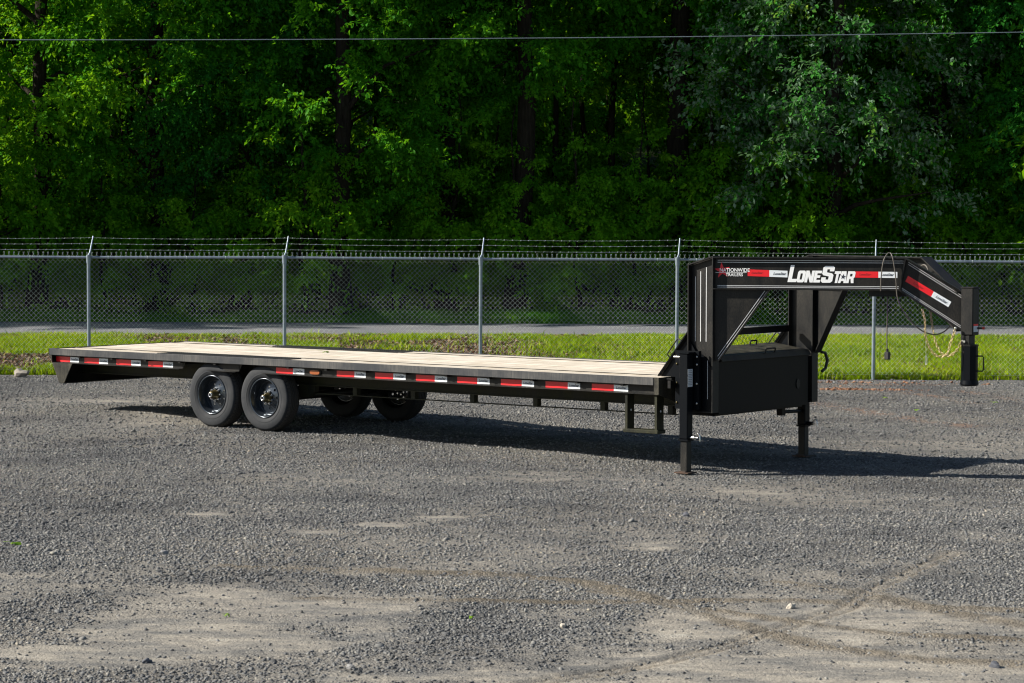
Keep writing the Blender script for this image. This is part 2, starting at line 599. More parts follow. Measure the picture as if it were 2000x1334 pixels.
def ground_fields(x, y):
    x = np.asarray(x, dtype=float); y = np.asarray(y, dtype=float)
    n = vnoise(x, y * 0.8, 0.9, 11, 5, 0.6)
    n2 = vnoise(x * 0.6, y * 1.6, 2.4, 12, 4, 0.6)
    dust = np.zeros(x.shape)
    for (cx, cy, sx, sy, w) in DUST_SPOTS:
        dust += w * np.exp(-((x - cx) / sx) ** 2 - ((y - cy) / sy) ** 2)
    dust = dust * (0.35 + 1.5 * n2) * (0.45 + 0.9 * vnoise(x * 0.7, y, 7, 14, 3))
    dust += 0.62 * smooth(0.47, 0.68, n) * smooth(27, 15.5, y)
    dark = 1.0 * smooth(0.50, 0.66, vnoise(x * 0.6, y * 1.2, 1.1, 21, 5, 0.65))
    dark += 1.0 * np.exp(-((x + 2.97) / 0.14) ** 2 - ((y - 15.02) / 0.09) ** 2) + 0.7 * np.exp(-((x + 2.31) / 0.15) ** 2 - ((y - 15.87) / 0.09) ** 2)
    track = np.zeros(x.shape); tread = np.zeros(x.shape); relief = np.zeros(x.shape)
    for pts, hw, kind in SEG_TRACKS:
        d, run = seg_field(x, y, pts)
        brk = smooth(0.30, 0.52, vnoise(run * 1.0, d * 3, 1.3, 33, 3))
        w = np.exp(-(d / hw) ** 4)
        if kind == 'tread':
            tread = np.maximum(tread, w)
            relief += w * (-0.007 + 0.006 * np.sin(d * 2 * math.pi / 0.066)) + 0.009 * np.exp(-((d - hw * 1.25) / 0.03) ** 2)
            relief += w * 0.0035 * np.sign(np.sin(run * 2 * math.pi / 0.11))
            track = np.maximum(track, w * (0.25 + 0.45 * (np.sin(d * 2 * math.pi / 0.066) < -0.1)))
            dust = np.maximum(dust, 0.6 * w)
        else:
            track = np.maximum(track, 0.8 * w * brk)
            relief += (0.034 * w * brk) * (vnoise(x, y, 12, 35, 3) - 0.25)
            dust = dust * (1 - 0.6 * w * brk)
    rust = np.zeros(x.shape)
    for pts, hw in RUST_LINES:
        d, run = seg_field(x, y, pts)
        rust = np.maximum(rust, np.exp(-(d / hw) ** 2) * smooth(0.25, 0.6, vnoise(x, y, 2.2, 41, 3)))
    return np.clip(dust, 0, 1), np.clip(dark, 0, 1), np.clip(track, 0, 1), tread, rust, relief


def grid(name, xs, ys, zf, material, fields=None, kind='structure'):
    gx, gy = np.meshgrid(xs, ys)
    gx, gy = gx.ravel(), gy.ravel()
    z = zf(gx, gy)
    nx, ny = len(xs), len(ys)
    i = np.arange(nx - 1)[None, :] + nx * np.arange(ny - 1)[:, None]
    i = i.ravel()
    F = np.stack([i, i + 1, i + nx + 1, i + nx], 1)
    me = mesh_np(name, np.stack([gx, gy, z], 1), F, material=material, smooth=True, extra=fields(gx, gy) if fields else None)
    o = bpy.data.objects.new(name, me)
    link(o)
    tag(o, kind=kind)
    return o


# gravel -------------------------------------------------------------
GRAVEL = new_mat('gravel', (0.15, 0.15, 0.15), 0.9, spec=0.25)
t = NT(GRAVEL)
v = t.coord('Object')
vo = t.n('TexVoronoi')
vo.inputs['Scale'].default_value = 62
t.link(v, vo.inputs['Vector'])
vo2 = t.n('TexVoronoi')
vo2.inputs['Scale'].default_value = 28
t.link(v, vo2.inputs['Vector'])
sep = t.n('SeparateColor')
t.link(vo.outputs['Color'], sep.inputs[0])
cell = t.ramp(sep.outputs[0], [(0.0, (0.022, 0.023, 0.024)), (0.45, (0.072, 0.075, 0.078)), (0.75, (0.150, 0.152, 0.152)), (1.0, (0.34, 0.315, 0.265))])
fine = t.noise(v, 170, 3, 0.7)
c = t.mix(t.math('MULTIPLY', fine, 0.55), cell, (0.115, 0.116, 0.116))
big = t.noise(v, 0.35, 5, 0.6)
c = t.mix(t.math('MULTIPLY', t.ramp(big, [(0.38, BW[0]), (0.62, BW[1])]), 0.40), c, (0.17, 0.15, 0.12))
dn = t.noise(v, 24, 4, 0.7)
dustf = t.math('MULTIPLY', t.attr('dust').outputs['Fac'], t.ramp(dn, [(0.25, (0.55,) * 3), (0.6, BW[1])]))
c = t.mix(t.math('MULTIPLY', t.attr('dark').outputs['Fac'], 0.6), c, (0.055, 0.056, 0.058))
dcol = t.ramp(t.noise(t.coord('Object', (0.55, 1.5, 1)), 2.6, 8, 0.72), [(0.34, (0.105, 0.108, 0.108)), (0.45, (0.21, 0.20, 0.18)), (0.56, (0.33, 0.30, 0.25)), (0.70, (0.43, 0.405, 0.35))])
mott = t.noise(v, 75, 4, 0.75)
dcol = t.mix(t.ramp(mott, [(0.52, BW[0]), (0.66, (0.75,) * 3)]), dcol, (0.105, 0.102, 0.095))
dcol = t.mix(t.ramp(t.noise(v, 48, 3, 0.7), [(0.60, BW[0]), (0.70, (0.8,) * 3)]), dcol, (0.42, 0.40, 0.35))
c = t.mix(dustf, c, dcol)
c = t.mix(t.math('MULTIPLY', t.attr('track').outputs['Fac'], 0.62), c, (0.15, 0.118, 0.075))
c = t.mix(t.math('MULTIPLY', t.attr('rust').outputs['Fac'], 0.5), c, (0.24, 0.135, 0.085))
t.link(c, t.bsdf.inputs['Base Color'])
inv = t.math('SUBTRACT', 1.0, t.math('MULTIPLY', dustf, 0.85))
h = t.math('MULTIPLY', t.math('ADD', t.math('MULTIPLY', vo.outputs['Distance'], -1.0), t.math('MULTIPLY', vo2.outputs['Distance'], -0.8)), inv)
h = t.math('ADD', t.math('ADD', h, t.math('MULTIPLY', fine, 0.3)), t.math('MULTIPLY', mott, 0.35))
t.bump(h, 0.9, 0.016)


def gf(x, y):
    d, k, tr, td, ru, rel = ground_fields(x, y)
    return {'dust': d, 'dark': k, 'track': tr, 'rust': ru}


def gz_fine(x, y):
    return gravel_z(x, y) + ground_fields(x, y)[5]


def edges(a, b, step):
    return np.arange(a, b + step * 0.5, step)


def lot_edge_map(o):
    """pull the last row of the lot on to the foot of the bank"""
    me = o.data
    n = len(me.vertices)
    co = np.empty(n * 3, dtype=np.float32)
    me.vertices.foreach_get('co', co)
    co = co.reshape(-1, 3)
    x, y = co[:, 0], co[:, 1]
    yf = fence_y(np.clip(x, -60, 60)) + 0.06
    s_ = np.clip((y - 36.0) / (38.5 - 36.0), 0, 1)
    ny = np.where(y > 36.0, 36.0 + s_ * (yf - 36.0), y)
    co[:, 1] = ny
    me.vertices.foreach_set('co', co.ravel())
    me.update()


xs_mid = np.concatenate([[-150, -90, -50, -30, -20, -14], edges(-9.5, 9.5, 0.07), [14, 20, 30, 50, 90, 150]])
ys_all = np.concatenate([[-120, -60, -30, -10, 0, 6, 10, 12], edges(13.0, 19.0, 0.024), edges(19.03, 22.0, 0.04), edges(22.05, 38.5, 0.10)])
xs_f = np.concatenate([[-150, -90, -50, -30, -20, -14, -11], edges(-9, -4.2, 0.10), edges(-4.17, 4.17, 0.028), edges(4.2, 9, 0.10), [11, 14, 20, 30, 50, 90, 150]])
lot = grid('gravel_ground', xs_f, ys_all, gz_fine, GRAVEL, gf)
lot_edge_map(lot)

# bank, road, forest floor ----------------------------------------------
SOIL = new_mat('bank_soil', (0.1, 0.07, 0.04), 0.95, spec=0.1)
t = NT(SOIL)
v = t.coord('Object')
t.link(t.ramp(t.noise(v, 5, 5, 0.65), [(0.3, (0.055, 0.06, 0.02)), (0.5, (0.09, 0.085, 0.035)), (0.75, (0.16, 0.11, 0.075))]), t.bsdf.inputs['Base Color'])
t.bump(t.noise(v, 30, 3), 0.6, 0.03)
ASPHALT = new_mat('asphalt', (0.16, 0.16, 0.17), 0.85, spec=0.3)
t = NT(ASPHALT)
v = t.coord('Object')
c = t.ramp(t.noise(v, 90, 3, 0.6), [(0.3, (0.10, 0.105, 0.12)), (0.7, (0.19, 0.195, 0.215))])
c = t.mix(t.ramp(t.noise(v, 0.7, 4), [(0.4, BW[0]), (0.7, (0.35,) * 3)]), c, (0.22, 0.215, 0.21))
t.link(c, t.bsdf.inputs['Base Color'])
FLOOR = new_mat('forest_soil', (0.05, 0.04, 0.025), 0.95, spec=0.1)
t = NT(FLOOR)
v = t.coord('Object')
t.link(t.ramp(t.noise(v, 2.5, 6, 0.65), [(0.35, (0.022, 0.026, 0.010)), (0.6, (0.035, 0.065, 0.012)), (0.85, (0.07, 0.075, 0.025))]), t.bsdf.inputs['Base Color'])
t.bump(t.noise(v, 12, 4), 0.8, 0.05)

BX = np.concatenate([[-150, -90, -60, -40], edges(-26, 26, 0.25), [40, 60, 90, 150]])


def strip_sheet(name, fa, fb, za, zb, n, material, shape=None, wob=0.0):
    V, nx = [], len(BX)
    cx = np.clip(BX, -60, 60)
    for j in range(n + 1):
        s_ = j / n
        y = fa(cx) * (1 - s_) + fb(cx) * s_
        z = za(BX, y) if callable(za) else np.full(nx, float(za))
        z2 = zb(BX, y) if callable(zb) else np.full(nx, float(zb))
        k = shape(s_) if shape else s_
        zz = z * (1 - k) + z2 * k
        if wob and 0 < j < n:
            zz = zz + wob * (vnoise(BX, y, 0.8, 51, 3) - 0.5)
        V.append(np.stack([BX, y, zz], 1))
    V = np.concatenate(V)
    i = (np.arange(nx - 1)[None, :] + nx * np.arange(n)[:, None]).ravel()
    F = np.stack([i, i + 1, i + nx + 1, i + nx], 1)
    o = bpy.data.objects.new(name, mesh_np(name, V, F, material=material, smooth=True))
    link(o)
    return tag(o, kind='structure')


def bank_shape(s_):
    return float(np.clip(1.12 * s_ - 0.12 * s_ * s_, 0, 1)) if s_ < 1 else 1.0


bank = strip_sheet('grass_bank', lambda x: fence_y(x) - 0.05, lambda x: road_near(x) - 0.0, lambda x, y: gravel_z(x, y) - 0.012, 0.455, 26, SOIL, bank_shape, 0.05)
road = strip_sheet('road', lambda x: road_near(x) - 0.15, lambda x: road_far(x) + 0.15, 0.45, 0.45, 8, ASPHALT, None, 0.02)


def floor_z(x, y):
    x = np.asarray(x, dtype=float)
    d = np.asarray(y, dtype=float) - 48.05
    return 0.455 + 0.03 * smooth(0, 2, d) + 0.16 * smooth(0.5, 3, d) + 0.035 * np.clip(d - 3, 0, 12) + 0.30 * np.clip(d - 15, 0, 60) + 0.3 * (vnoise(x, y, 0.25, 61, 3) - 0.5) * smooth(1, 5, d)


ff_y = np.concatenate([edges(0, 6, 0.4), edges(7, 30, 1.5), edges(35, 75, 5), [110, 190]])
cx = np.clip(BX, -60, 60)
VV = []
for d in ff_y:
    y = road_far(cx) + d
    VV.append(np.stack([BX, y, np.where(d == 0, 0.456, floor_z(BX, y)) if d > 0 else np.full(len(BX), 0.456)], 1))
VV = np.concatenate(VV)
i = (np.arange(len(BX) - 1)[None, :] + len(BX) * np.arange(len(ff_y) - 1)[:, None]).ravel()
ff = bpy.data.objects.new('forest_floor', mesh_np('forest_floor', VV, np.stack([i, i + 1, i + len(BX) + 1, i + len(BX)], 1), material=FLOOR, smooth=True))
link(ff)
tag(ff, kind='structure')
# ground far out to the horizon, below everything else
gm = MB()
gm.face_set([(-800, -800, -1.2), (800, -800, -1.2), (800, 800, -1.2), (-800, 800, -1.2)], [(0, 1, 2, 3)])
tag(gm.build('ground', FLOOR), kind='structure')

# ------------------------------------------------------------------ loose stones of the lot
CUBE = np.array([(-1, -1, -1), (1, -1, -1), (1, 1, -1), (-1, 1, -1), (-1, -1, 1), (1, -1, 1), (1, 1, 1), (-1, 1, 1)], dtype=float)
CUBE_F = np.array([(0, 3, 2, 1), (4, 5, 6, 7), (0, 1, 5, 4), (1, 2, 6, 5), (2, 3, 7, 6), (3, 0, 4, 7)])


def rand_rot(n, g, tilt=0.6):
    a = g.random(n) * 2 * math.pi
    b = (g.random(n) - 0.5) * 2 * tilt
    c_ = (g.random(n) - 0.5) * 2 * tilt
    ca, sa, cb, sb, cc, sc = np.cos(a), np.sin(a), np.cos(b), np.sin(b), np.cos(c_), np.sin(c_)
    M_ = np.empty((n, 3, 3))
    M_[:, 0, 0] = ca * cb; M_[:, 0, 1] = ca * sb * sc - sa * cc; M_[:, 0, 2] = ca * sb * cc + sa * sc
    M_[:, 1, 0] = sa * cb; M_[:, 1, 1] = sa * sb * sc + ca * cc; M_[:, 1, 2] = sa * sb * cc - ca * sc
    M_[:, 2, 0] = -sb; M_[:, 2, 1] = cb * sc; M_[:, 2, 2] = cb * cc
    return M_


def stones(name, x, y, size, g, material, sink=0.25, zf=gravel_z, tint=None):
    n = len(x)
    top = 0.45 + 0.35 * g.random((n, 1))
    P = CUBE[None] * (0.72 + 0.5 * g.random((n, 8, 3)))
    P[:, 4:, :2] *= top[:, :, None]
    dims = np.stack([0.5 + 0.25 * g.random(n), 0.34 + 0.2 * g.random(n), 0.14 + 0.16 * g.random(n)], 1) * size[:, None]
    P = P * dims[:, None, :]
    P = np.einsum('nij,nkj->nki', rand_rot(n, g), P)
    z = zf(x, y) + dims[:, 2] * (1 - sink * 2)
    P += np.stack([x, y, z], 1)[:, None, :]
    F = CUBE_F[None] + 8 * np.arange(n)[:, None, None]
    if tint is None:
        tint = np.clip(g.random(n) * 0.85 + 0.75 * (vnoise(x * 0.6, y * 1.2, 1.1, 21, 5, 0.65) - 0.5) * -1.0 + 0.5 * (vnoise(x, y, 0.45, 23, 4) - 0.5) + 0.08, 0, 0.86 + 0.14 * g.random(n) ** 3)
    tn = np.repeat(tint, 6)
    o = bpy.data.objects.new(name, mesh_np(name, P.reshape(-1, 3), F.reshape(-1, 4), tint=tn, material=material))
    return link(o)


STONE = new_mat('stone', (0.15, 0.15, 0.16), 0.85, spec=0.3)
t = NT(STONE)
a = t.attr('tint')
c = t.ramp(a.outputs['Fac'], [(0.0, (0.038, 0.040, 0.042)), (0.35, (0.085, 0.089, 0.094)), (0.7, (0.155, 0.158, 0.160)), (0.90, (0.23, 0.225, 0.205)), (0.97, (0.31, 0.27, 0.205)), (1.0, (0.44, 0.42, 0.38))])
n_ = t.noise(t.coord('Object'), 60, 3)
t.link(t.mix(t.math('MULTIPLY', n_, 0.3), c, (0.13, 0.128, 0.12)), t.bsdf.inputs['Base Color'])
RUSTSTONE = new_mat('clay_lump', (0.3, 0.16, 0.09), 0.9, spec=0.15)
t = NT(RUSTSTONE)
t.link(t.ramp(t.attr('tint').outputs['Fac'], [(0.0, (0.10, 0.05, 0.03)), (0.6, (0.24, 0.13, 0.08)), (1.0, (0.38, 0.25, 0.17))]), t.bsdf.inputs['Base Color'])


def scatter_xy(n, y0, y1, g, power=0.0):
    """random points over the part of the lot a camera near this one can see"""
    y = y0 + (y1 - y0) * g.random(n) ** (1 + power)
    x = (g.random(n) * 2 - 1) * (y * 0.215 + 0.5)
    return x, y


g = np.random.default_rng(5)
xs1, ys1 = scatter_xy(190000, 13.2, 27.5, g, 0.15)
d_, k_, tr_, td_, ru_, rl_ = ground_fields(xs1, ys1)
dens = 0.55 + 0.6 * vnoise(xs1, ys1, 0.8, 71, 4)
keep = g.random(len(xs1)) < dens * (1 - 0.965 * np.clip(d_ * 1.45, 0, 1)) * (1 - 0.7 * tr_)
xs1, ys1 = xs1[keep], ys1[keep]
sz = 0.009 + 0.017 * g.random(len(xs1)) ** 1.7 + 0.024 * (g.random(len(xs1)) > 0.988) * g.random(len(xs1))
st1 = stones('gravel', xs1, ys1, sz, g, STONE)
tag(st1, kind='stuff')
xs2, ys2 = scatter_xy(52000, 27.3, 38.4, g, 0.0)
d_, k_, tr_, td_, ru_, rl_ = ground_fields(xs2, ys2)
keep = g.random(len(xs2)) < (0.5 + 0.7 * vnoise(xs2, ys2, 0.6, 72, 4)) * (1 - 0.7 * d_)
xs2, ys2 = xs2[keep], ys2[keep]
sz = 0.014 + 0.016 * g.random(len(xs2)) ** 1.5 + 0.03 * (g.random(len(xs2)) > 0.985) * g.random(len(xs2))
st2 = stones('gravel', xs2, ys2, sz, g, STONE)
tag(st2, kind='stuff')
# reddish clay lumps raked along the lot's edge
px, py = [], []
for (cx_, cy_, sx, sy, n_) in [(4.85, 36.4, 0.16, 0.07, 170), (5.25, 36.3, 0.35, 0.05, 130), (4.0, 36.9, 0.5, 0.15, 40), (5.3, 37.7, 0.7, 0.10, 90), (6.4, 37.4, 0.6, 0.12, 30)]:
    px.append(cx_ + sx * g.standard_normal(n_)); py.append(np.minimum(cy_ + sy * g.standard_normal(n_), 38.2))
px, py = np.concatenate(px), np.concatenate(py)
cl = stones('clay_lumps', px, py, 0.015 + 0.04 * g.random(len(px)) ** 2, g, RUSTSTONE)
tag(cl, kind='stuff')


# single stones and leaves that stand out
def lone_stone(x, y, size, shade, label, seed):
    gg = np.random.default_rng(seed)
    import bmesh
    bm = bmesh.new()
    bmesh.ops.create_icosphere(bm, subdivisions=2, radius=1.0)
    for v_ in bm.verts:
        nrm = mnoise.noise(v_.co * 1.3 + Vector((seed, 0, 0)))
        v_.co = Vector((v_.co.x * size * 0.6, v_.co.y * size * 0.45, v_.co.z * size * 0.38)) * (1 + 0.55 * nrm)
    me = bpy.data.meshes.new('stone')
    bm.to_mesh(me); bm.free()
    me.materials.append(shade)
    o = bpy.data.objects.new('stone', me)
    o.location = (x, y, float(gravel_z(x, y)) + size * 0.2)
    o.rotation_euler = (0.2, 0.1, seed * 1.3)
    link(o)
    tag(o, label, 'stone', 'stones lying loose on the gravel')


pale = new_mat('pale_stone', (0.42, 0.38, 0.32), 0.85)
darks = new_mat('dark_stone', (0.07, 0.075, 0.09), 0.8)
grey = new_mat('grey_stone', (0.2, 0.2, 0.2), 0.85)
lone_stone(1.96, 17.2, 0.062, pale, 'pale cream stone on the gravel just above the crossing tyre tracks', 3)
lone_stone(1.58, 22.25, 0.065, darks, 'dark bluish stone on open gravel below the near landing jack', 4)
lone_stone(-2.76, 19.54, 0.06, grey, 'mid grey stone near the left edge, right of the single yellow leaf', 5)
lone_stone(0.35, 16.4, 0.05, pale, 'small reddish cream chip in the lower middle of the gravel', 6)
lone_stone(-0.97, 14.85, 0.05, grey, 'grey stone on the gravel near the bottom edge, left of centre', 7)
lone_stone(-2.22, 15.0, 0.05, darks, 'dark stone on the pale dust patch at lower left', 8)
lone_stone(2.95, 14.95, 0.065, darks, 'dark lump on the pale dust at lower right', 9)


def lone_leaf(x, y, z, size, rot, label, group='green leaves lying about'):
    m_ = MB()
    size *= 0.8
    pts = []
    for k in range(14):
        a = 2 * math.pi * k / 14
        r = size * (0.36 + 0.16 * math.cos(3 * a)) * (1.0 if k % 2 else 0.8)
        pts.append((r * math.cos(a), r * 0.75 * math.sin(a), 0.012 * math.sin(a * 2)))
    m_.face_set([(0, 0, 0.006)] + pts, [(0, i_ + 1, (i_ + 1) % 14 + 1) for i_ in range(14)])
    m_.tube([(0, 0, 0.006), (-size * 0.5, 0, 0.010), (-size * 0.8, 0.02, 0.004)], 0.0018, 4)
    o = m_.build('leaf', 'fresh_leaf')
    o.location = (x, y, z)
    o.rotation_euler = (0.15, 0.1, rot)
    tag(o, label, 'leaf', group)
    return o


for (x, y, s_, r_, lb) in [(-4.0, 19.86, 0.15, 0.3, 'yellow green leaf lying on the gravel at the far left'),
                           (-1.92, 16.67, 0.08, 1.3, 'small leaf on the dark gravel patch left of centre, low down'),
                           (-0.27, 16.68, 0.07, 2.0, 'tiny yellow green leaf on gravel in the lower middle'),
                           (6.73, 34.33, 0.14, 0.5, 'pale green leaf on the gravel right of the coupler'),
                           (5.29, 34.89, 0.16, 0.9, 'pale leaf beside the reddish clay lumps'),
                           (5.40, 32.94, 0.12, 2.2, 'pale green leaf on gravel below the coupler, near the right')]:
    lone_leaf(x, y, float(gravel_z(x, y)) + 0.014, s_, r_, lb)

# ------------------------------------------------------------------ grass and dry litter on the bank
g = np.random.default_rng(9)


def bank_z(x, y):
    a, b = fence_y(x) - 0.05, road_near(x)
    s_ = np.clip((y - a) / (b - a), 0, 1)
    k = 1.12 * s_ - 0.12 * s_ * s_
    return (gravel_z(x, a) - 0.012) * (1 - k) + 0.455 * k


def blades(name, x, y, z, h, w, g, material, lean=0.45, tint=None):
    n = len(x)
    a = g.random(n) * 2 * math.pi
    dx, dy = np.cos(a) * w, np.sin(a) * w
    b = g.random(n) * 2 * math.pi
    l_ = lean * h * (0.3 + g.random(n))
    V = np.empty((n, 5, 3))
    V[:, 0] = np.stack([x - dx, y - dy, z - 0.01], 1)
    V[:, 1] = np.stack([x + dx, y + dy, z - 0.01], 1)
    mx, my = x + np.cos(b) * l_ * 0.35, y + np.sin(b) * l_ * 0.35
    V[:, 2] = np.stack([mx + dx * 0.8, my + dy * 0.8, z + h * 0.62], 1)
    V[:, 3] = np.stack([mx - dx * 0.8, my - dy * 0.8, z + h * 0.62], 1)
    V[:, 4] = np.stack([x + np.cos(b) * l_, y + np.sin(b) * l_, z + h], 1)
    i0 = 5 * np.arange(n)
    F = np.concatenate([np.stack([i0, i0 + 1, i0 + 2], 1), np.stack([i0, i0 + 2, i0 + 3], 1), np.stack([i0 + 3, i0 + 2, i0 + 4], 1)])
    tn = g.random(n) if tint is None else tint
    o = bpy.data.objects.new(name, mesh_np(name, V.reshape(-1, 3), F, tint=np.concatenate([tn, tn, tn]), material=material))
    return link(o)


n = 200000
x = (g.random(n) * 2 - 1) * 10.6
a, b = fence_y(x), road_near(x) + 0.15
y = a - 0.05 + (b - a) * g.random(n)
bare = vnoise(x, y * 1.5, 0.55, 81, 4, 0.6)
bare_w = smooth(0.40, 0.50, bare) * (0.45 + 0.55 * smooth(3.5, -1, x)) * smooth(0.0, 0.5, y - a) * smooth(0.1, 0.8, b - y)
keep = g.random(n) > 0.985 * bare_w
x, y = x[keep], y[keep]
clump = vnoise(x, y, 2.6, 82, 3)
h = (0.05 + 0.10 * g.random(len(x))) * (0.45 + 1.1 * clump) * (1 - 0.45 * smooth(0.9, 0.2, b[keep] - y)) + 0.08 * (g.random(len(x)) > 0.995)
tn = np.clip(0.15 + 0.6 * vnoise(x, y, 0.9, 83, 4) + 0.45 * (g.random(len(x)) - 0.45), 0, 0.98)
tn = np.where(g.random(len(x)) < 0.05, 1.0, tn)
gr = blades('grass', x, y, bank_z(x, y), h, 0.0045 + 0.0045 * g.random(len(x)), g, 'grass_blade', 0.7, tn)
tag(gr, kind='stuff')
# weeds standing taller
wx, wy = [], []
for (cx_, cy_, k, sx) in [(2.6, 41.9, 420, 0.16), (4.3, 41.6, 300, 0.3), (4.6, 40.5, 300, 0.25), (-1.9, 41.0, 260, 0.35), (0.9, 41.2, 300, 0.3), (-5.3, 41.3, 200, 0.25), (6.9, 41.9, 260, 0.4), (2.0, 40.6, 260, 0.25), (-7.5, 41.5, 260, 0.5), (-3.4, 41.6, 200, 0.5)]:
    wx.append(cx_ + sx * g.standard_normal(k)); wy.append(cy_ + 0.15 * g.standard_normal(k))
wx, wy = np.concatenate(wx), np.concatenate(wy)
wd = blades('weeds', wx, wy, bank_z(wx, wy), 0.08 + 0.13 * g.random(len(wx)) ** 1.5, 0.006 + 0.007 * g.random(len(wx)), g, 'grass_blade', 0.9)
tag(wd, kind='stuff')


def flat_leaves(name, x, y, z, size, g, material, tilt=0.7):
    n = len(x)
    base = np.array([(-0.5, 0, 0), (0, -0.3, 0.06), (0.5, 0, 0), (0, 0.3, 0.1)])
    P = base[None] * size[:, None, None]
    P = np.einsum('nij,nkj->nki', rand_rot(n, g, tilt), P)
    P += np.stack([x, y, z], 1)[:, None, :]
    F = np.arange(4)[None] + 4 * np.arange(n)[:, None]
    o = bpy.data.objects.new(name, mesh_np(name, P.reshape(-1, 3), F, tint=g.random(n), material=material))
    return link(o)


n = 90000
x = (g.random(n) * 2 - 1) * 11.0
a, b = fence_y(x), road_near(x)
y = a + (b - a) * g.random(n)
bare = vnoise(x, y * 1.5, 0.55, 81, 4, 0.6)
keep = g.random(n) < (0.02 + smooth(0.40, 0.50, bare) * (0.45 + 0.55 * smooth(3.5, -1, x)))
x, y = x[keep], y[keep]
dl = flat_leaves('leaf_litter', x, y, bank_z(x, y) + 0.015 + 0.03 * g.random(len(x)), 0.035 + 0.05 * g.random(len(x)), g, 'dry_leaf')
tag(dl, kind='stuff')
# small growth at the far side of the road
n = 42000
x = (g.random(n) * 2 - 1) * 14.0
y = road_far(x) - 0.05 + 1.6 * g.random(n) ** 1.3
gr2 = blades('grass', x, y, floor_z(x, y), 0.04 + 0.22 * g.random(n) * smooth(0.35, 0.7, vnoise(x, y, 0.8, 85, 3)), 0.010 + 0.010 * g.random(n), g, 'leaf_green', 0.8)
tag(gr2, kind='stuff')

# ------------------------------------------------------------------ trees
def leaf_mesh(name, C, D, N, size, g, material, tint=None):
    """leaves at points C, pointing along D, facing N; each a folded pointed blade of 2 quads"""
    n = len(C)
    D = D / np.linalg.norm(D, axis=1, keepdims=True)
    S_ = np.cross(D, N); S_ /= np.linalg.norm(S_, axis=1, keepdims=True) + 1e-9
    N = np.cross(S_, D)
    s_ = size[:, None]
    V = np.empty((n, 4, 3))
    V[:, 0] = C
    V[:, 1] = C + D * s_ * 0.5 + S_ * s_ * 0.30 + N * s_ * 0.07
    V[:, 2] = C + D * s_ - N * s_ * 0.10
    V[:, 3] = C + D * s_ * 0.5 - S_ * s_ * 0.30 + N * s_ * 0.07
    i0 = 4 * np.arange(n)
    F = np.concatenate([np.stack([i0, i0 + 1, i0 + 2], 1), np.stack([i0, i0 + 2, i0 + 3], 1)])
    tn = g.random(n) if tint is None else tint
    return mesh_np(name, V.reshape(-1, 3), F, tint=np.concatenate([tn, tn]), material=material)


def crown(seed, rad, zc, rz, n_clus, twigs, per, lsize, droop, material, zmin, inner=0.35, spread=0.85):
    """returns the leaf mesh and the cluster centres"""
    g = np.random.default_rng(seed)
    u = g.standard_normal((n_clus * 3, 3)); u /= np.linalg.norm(u, axis=1, keepdims=True)
    r = (inner + (1 - inner) * g.random(n_clus * 3) ** 0.45)
    lump = 0.72 + 0.5 * vnoise(np.arctan2(u[:, 1], u[:, 0]) * 1.4 + 9, u[:, 2] * 2.4 + 9, 1.0, seed, 2)
    P = u * r[:, None] * lump[:, None] * np.array([rad, rad, rz]) + np.array([0, 0, zc])
    P = P[P[:, 2] > zmin][:n_clus]
    k = len(P)
    out = P.copy(); out[:, 2] *= 0; out /= np.linalg.norm(out, axis=1, keepdims=True) + 1e-6
    T = out[:, None, :] * spread + g.standard_normal((k, twigs, 3)) * np.array([0.75, 0.75, 0.42])
    T[:, :, 2] -= droop
    T /= np.linalg.norm(T, axis=2, keepdims=True)
    L = (0.50 + 0.65 * g.random((k, twigs))) * (1.0 if rad > 2 else 0.7)
    tt = (np.arange(per) + 0.6) / per
    C = P[:, None, None, :] + T[:, :, None, :] * (L[:, :, None] * tt)[..., None]
    C[..., 2] -= droop * 0.35 * (tt ** 2)[None, None, :] * L[:, :, None]
    C = C + g.standard_normal(C.shape) * 0.035
    D = T[:, :, None, :] * 0.7 + g.standard_normal(C.shape) * 0.75
    D[..., 2] -= 0.25 + droop * 0.5
    N = g.standard_normal(C.shape) * 0.5 + np.array([0, 0, 1.0])
    cl_t = g.random((k, 1, 1)) * 0.65 + 0.35 * g.random((k, twigs, per))
    C, D, N = C.reshape(-1, 3), D.reshape(-1, 3), N.reshape(-1, 3)
    size = lsize * (0.6 + 0.7 * g.random(len(C)))
    me = leaf_mesh('crown', C, D, N, size, g, material, cl_t.reshape(-1))
    return me, P


def trunk_mesh(seed, h, r, P, n_limb=14, limb_z=2.2):
    g = random.Random(seed)
    m_ = MB()
    pts, tp = [], []
    ox = oy = 0
    for k in range(9):
        s_ = k / 8
        pts.append((ox, oy, -0.3 + s_ * h))
        tp.append((1.35 if k == 0 else 1.0) * (1 - 0.75 * s_))
        ox += g.uniform(-0.14, 0.14); oy += g.uniform(-0.14, 0.14)
    m_.tube(pts, r, 10, tp)
    trunk = m_
    l_ = MB()
    idx = list(range(len(P)))
    g.shuffle(idx)
    for i_ in idx[:n_limb]:
        c_ = Vector(P[i_])
        z0 = max(limb_z, c_.z - math.hypot(c_.x, c_.y) * g.uniform(0.2, 0.7))
        z0 = min(z0, h * 0.92)
        s_ = (z0 + 0.3) / h
        j = min(7, int(s_ * 8))
        a_ = Vector(pts[j]).lerp(Vector(pts[j + 1]), s_ * 8 - j)
        mid = a_.lerp(c_, 0.5) + Vector((g.uniform(-0.2, 0.2), g.uniform(-0.2, 0.2), g.uniform(0.0, 0.4)))
        l_.tube([a_, a_.lerp(mid, 0.5) + Vector((0, 0, 0.08)), mid, mid.lerp(c_, 0.6), c_], r * 0.34, 6, [1, 0.75, 0.5, 0.32, 0.15])
    return trunk, l_


ARCH = {}


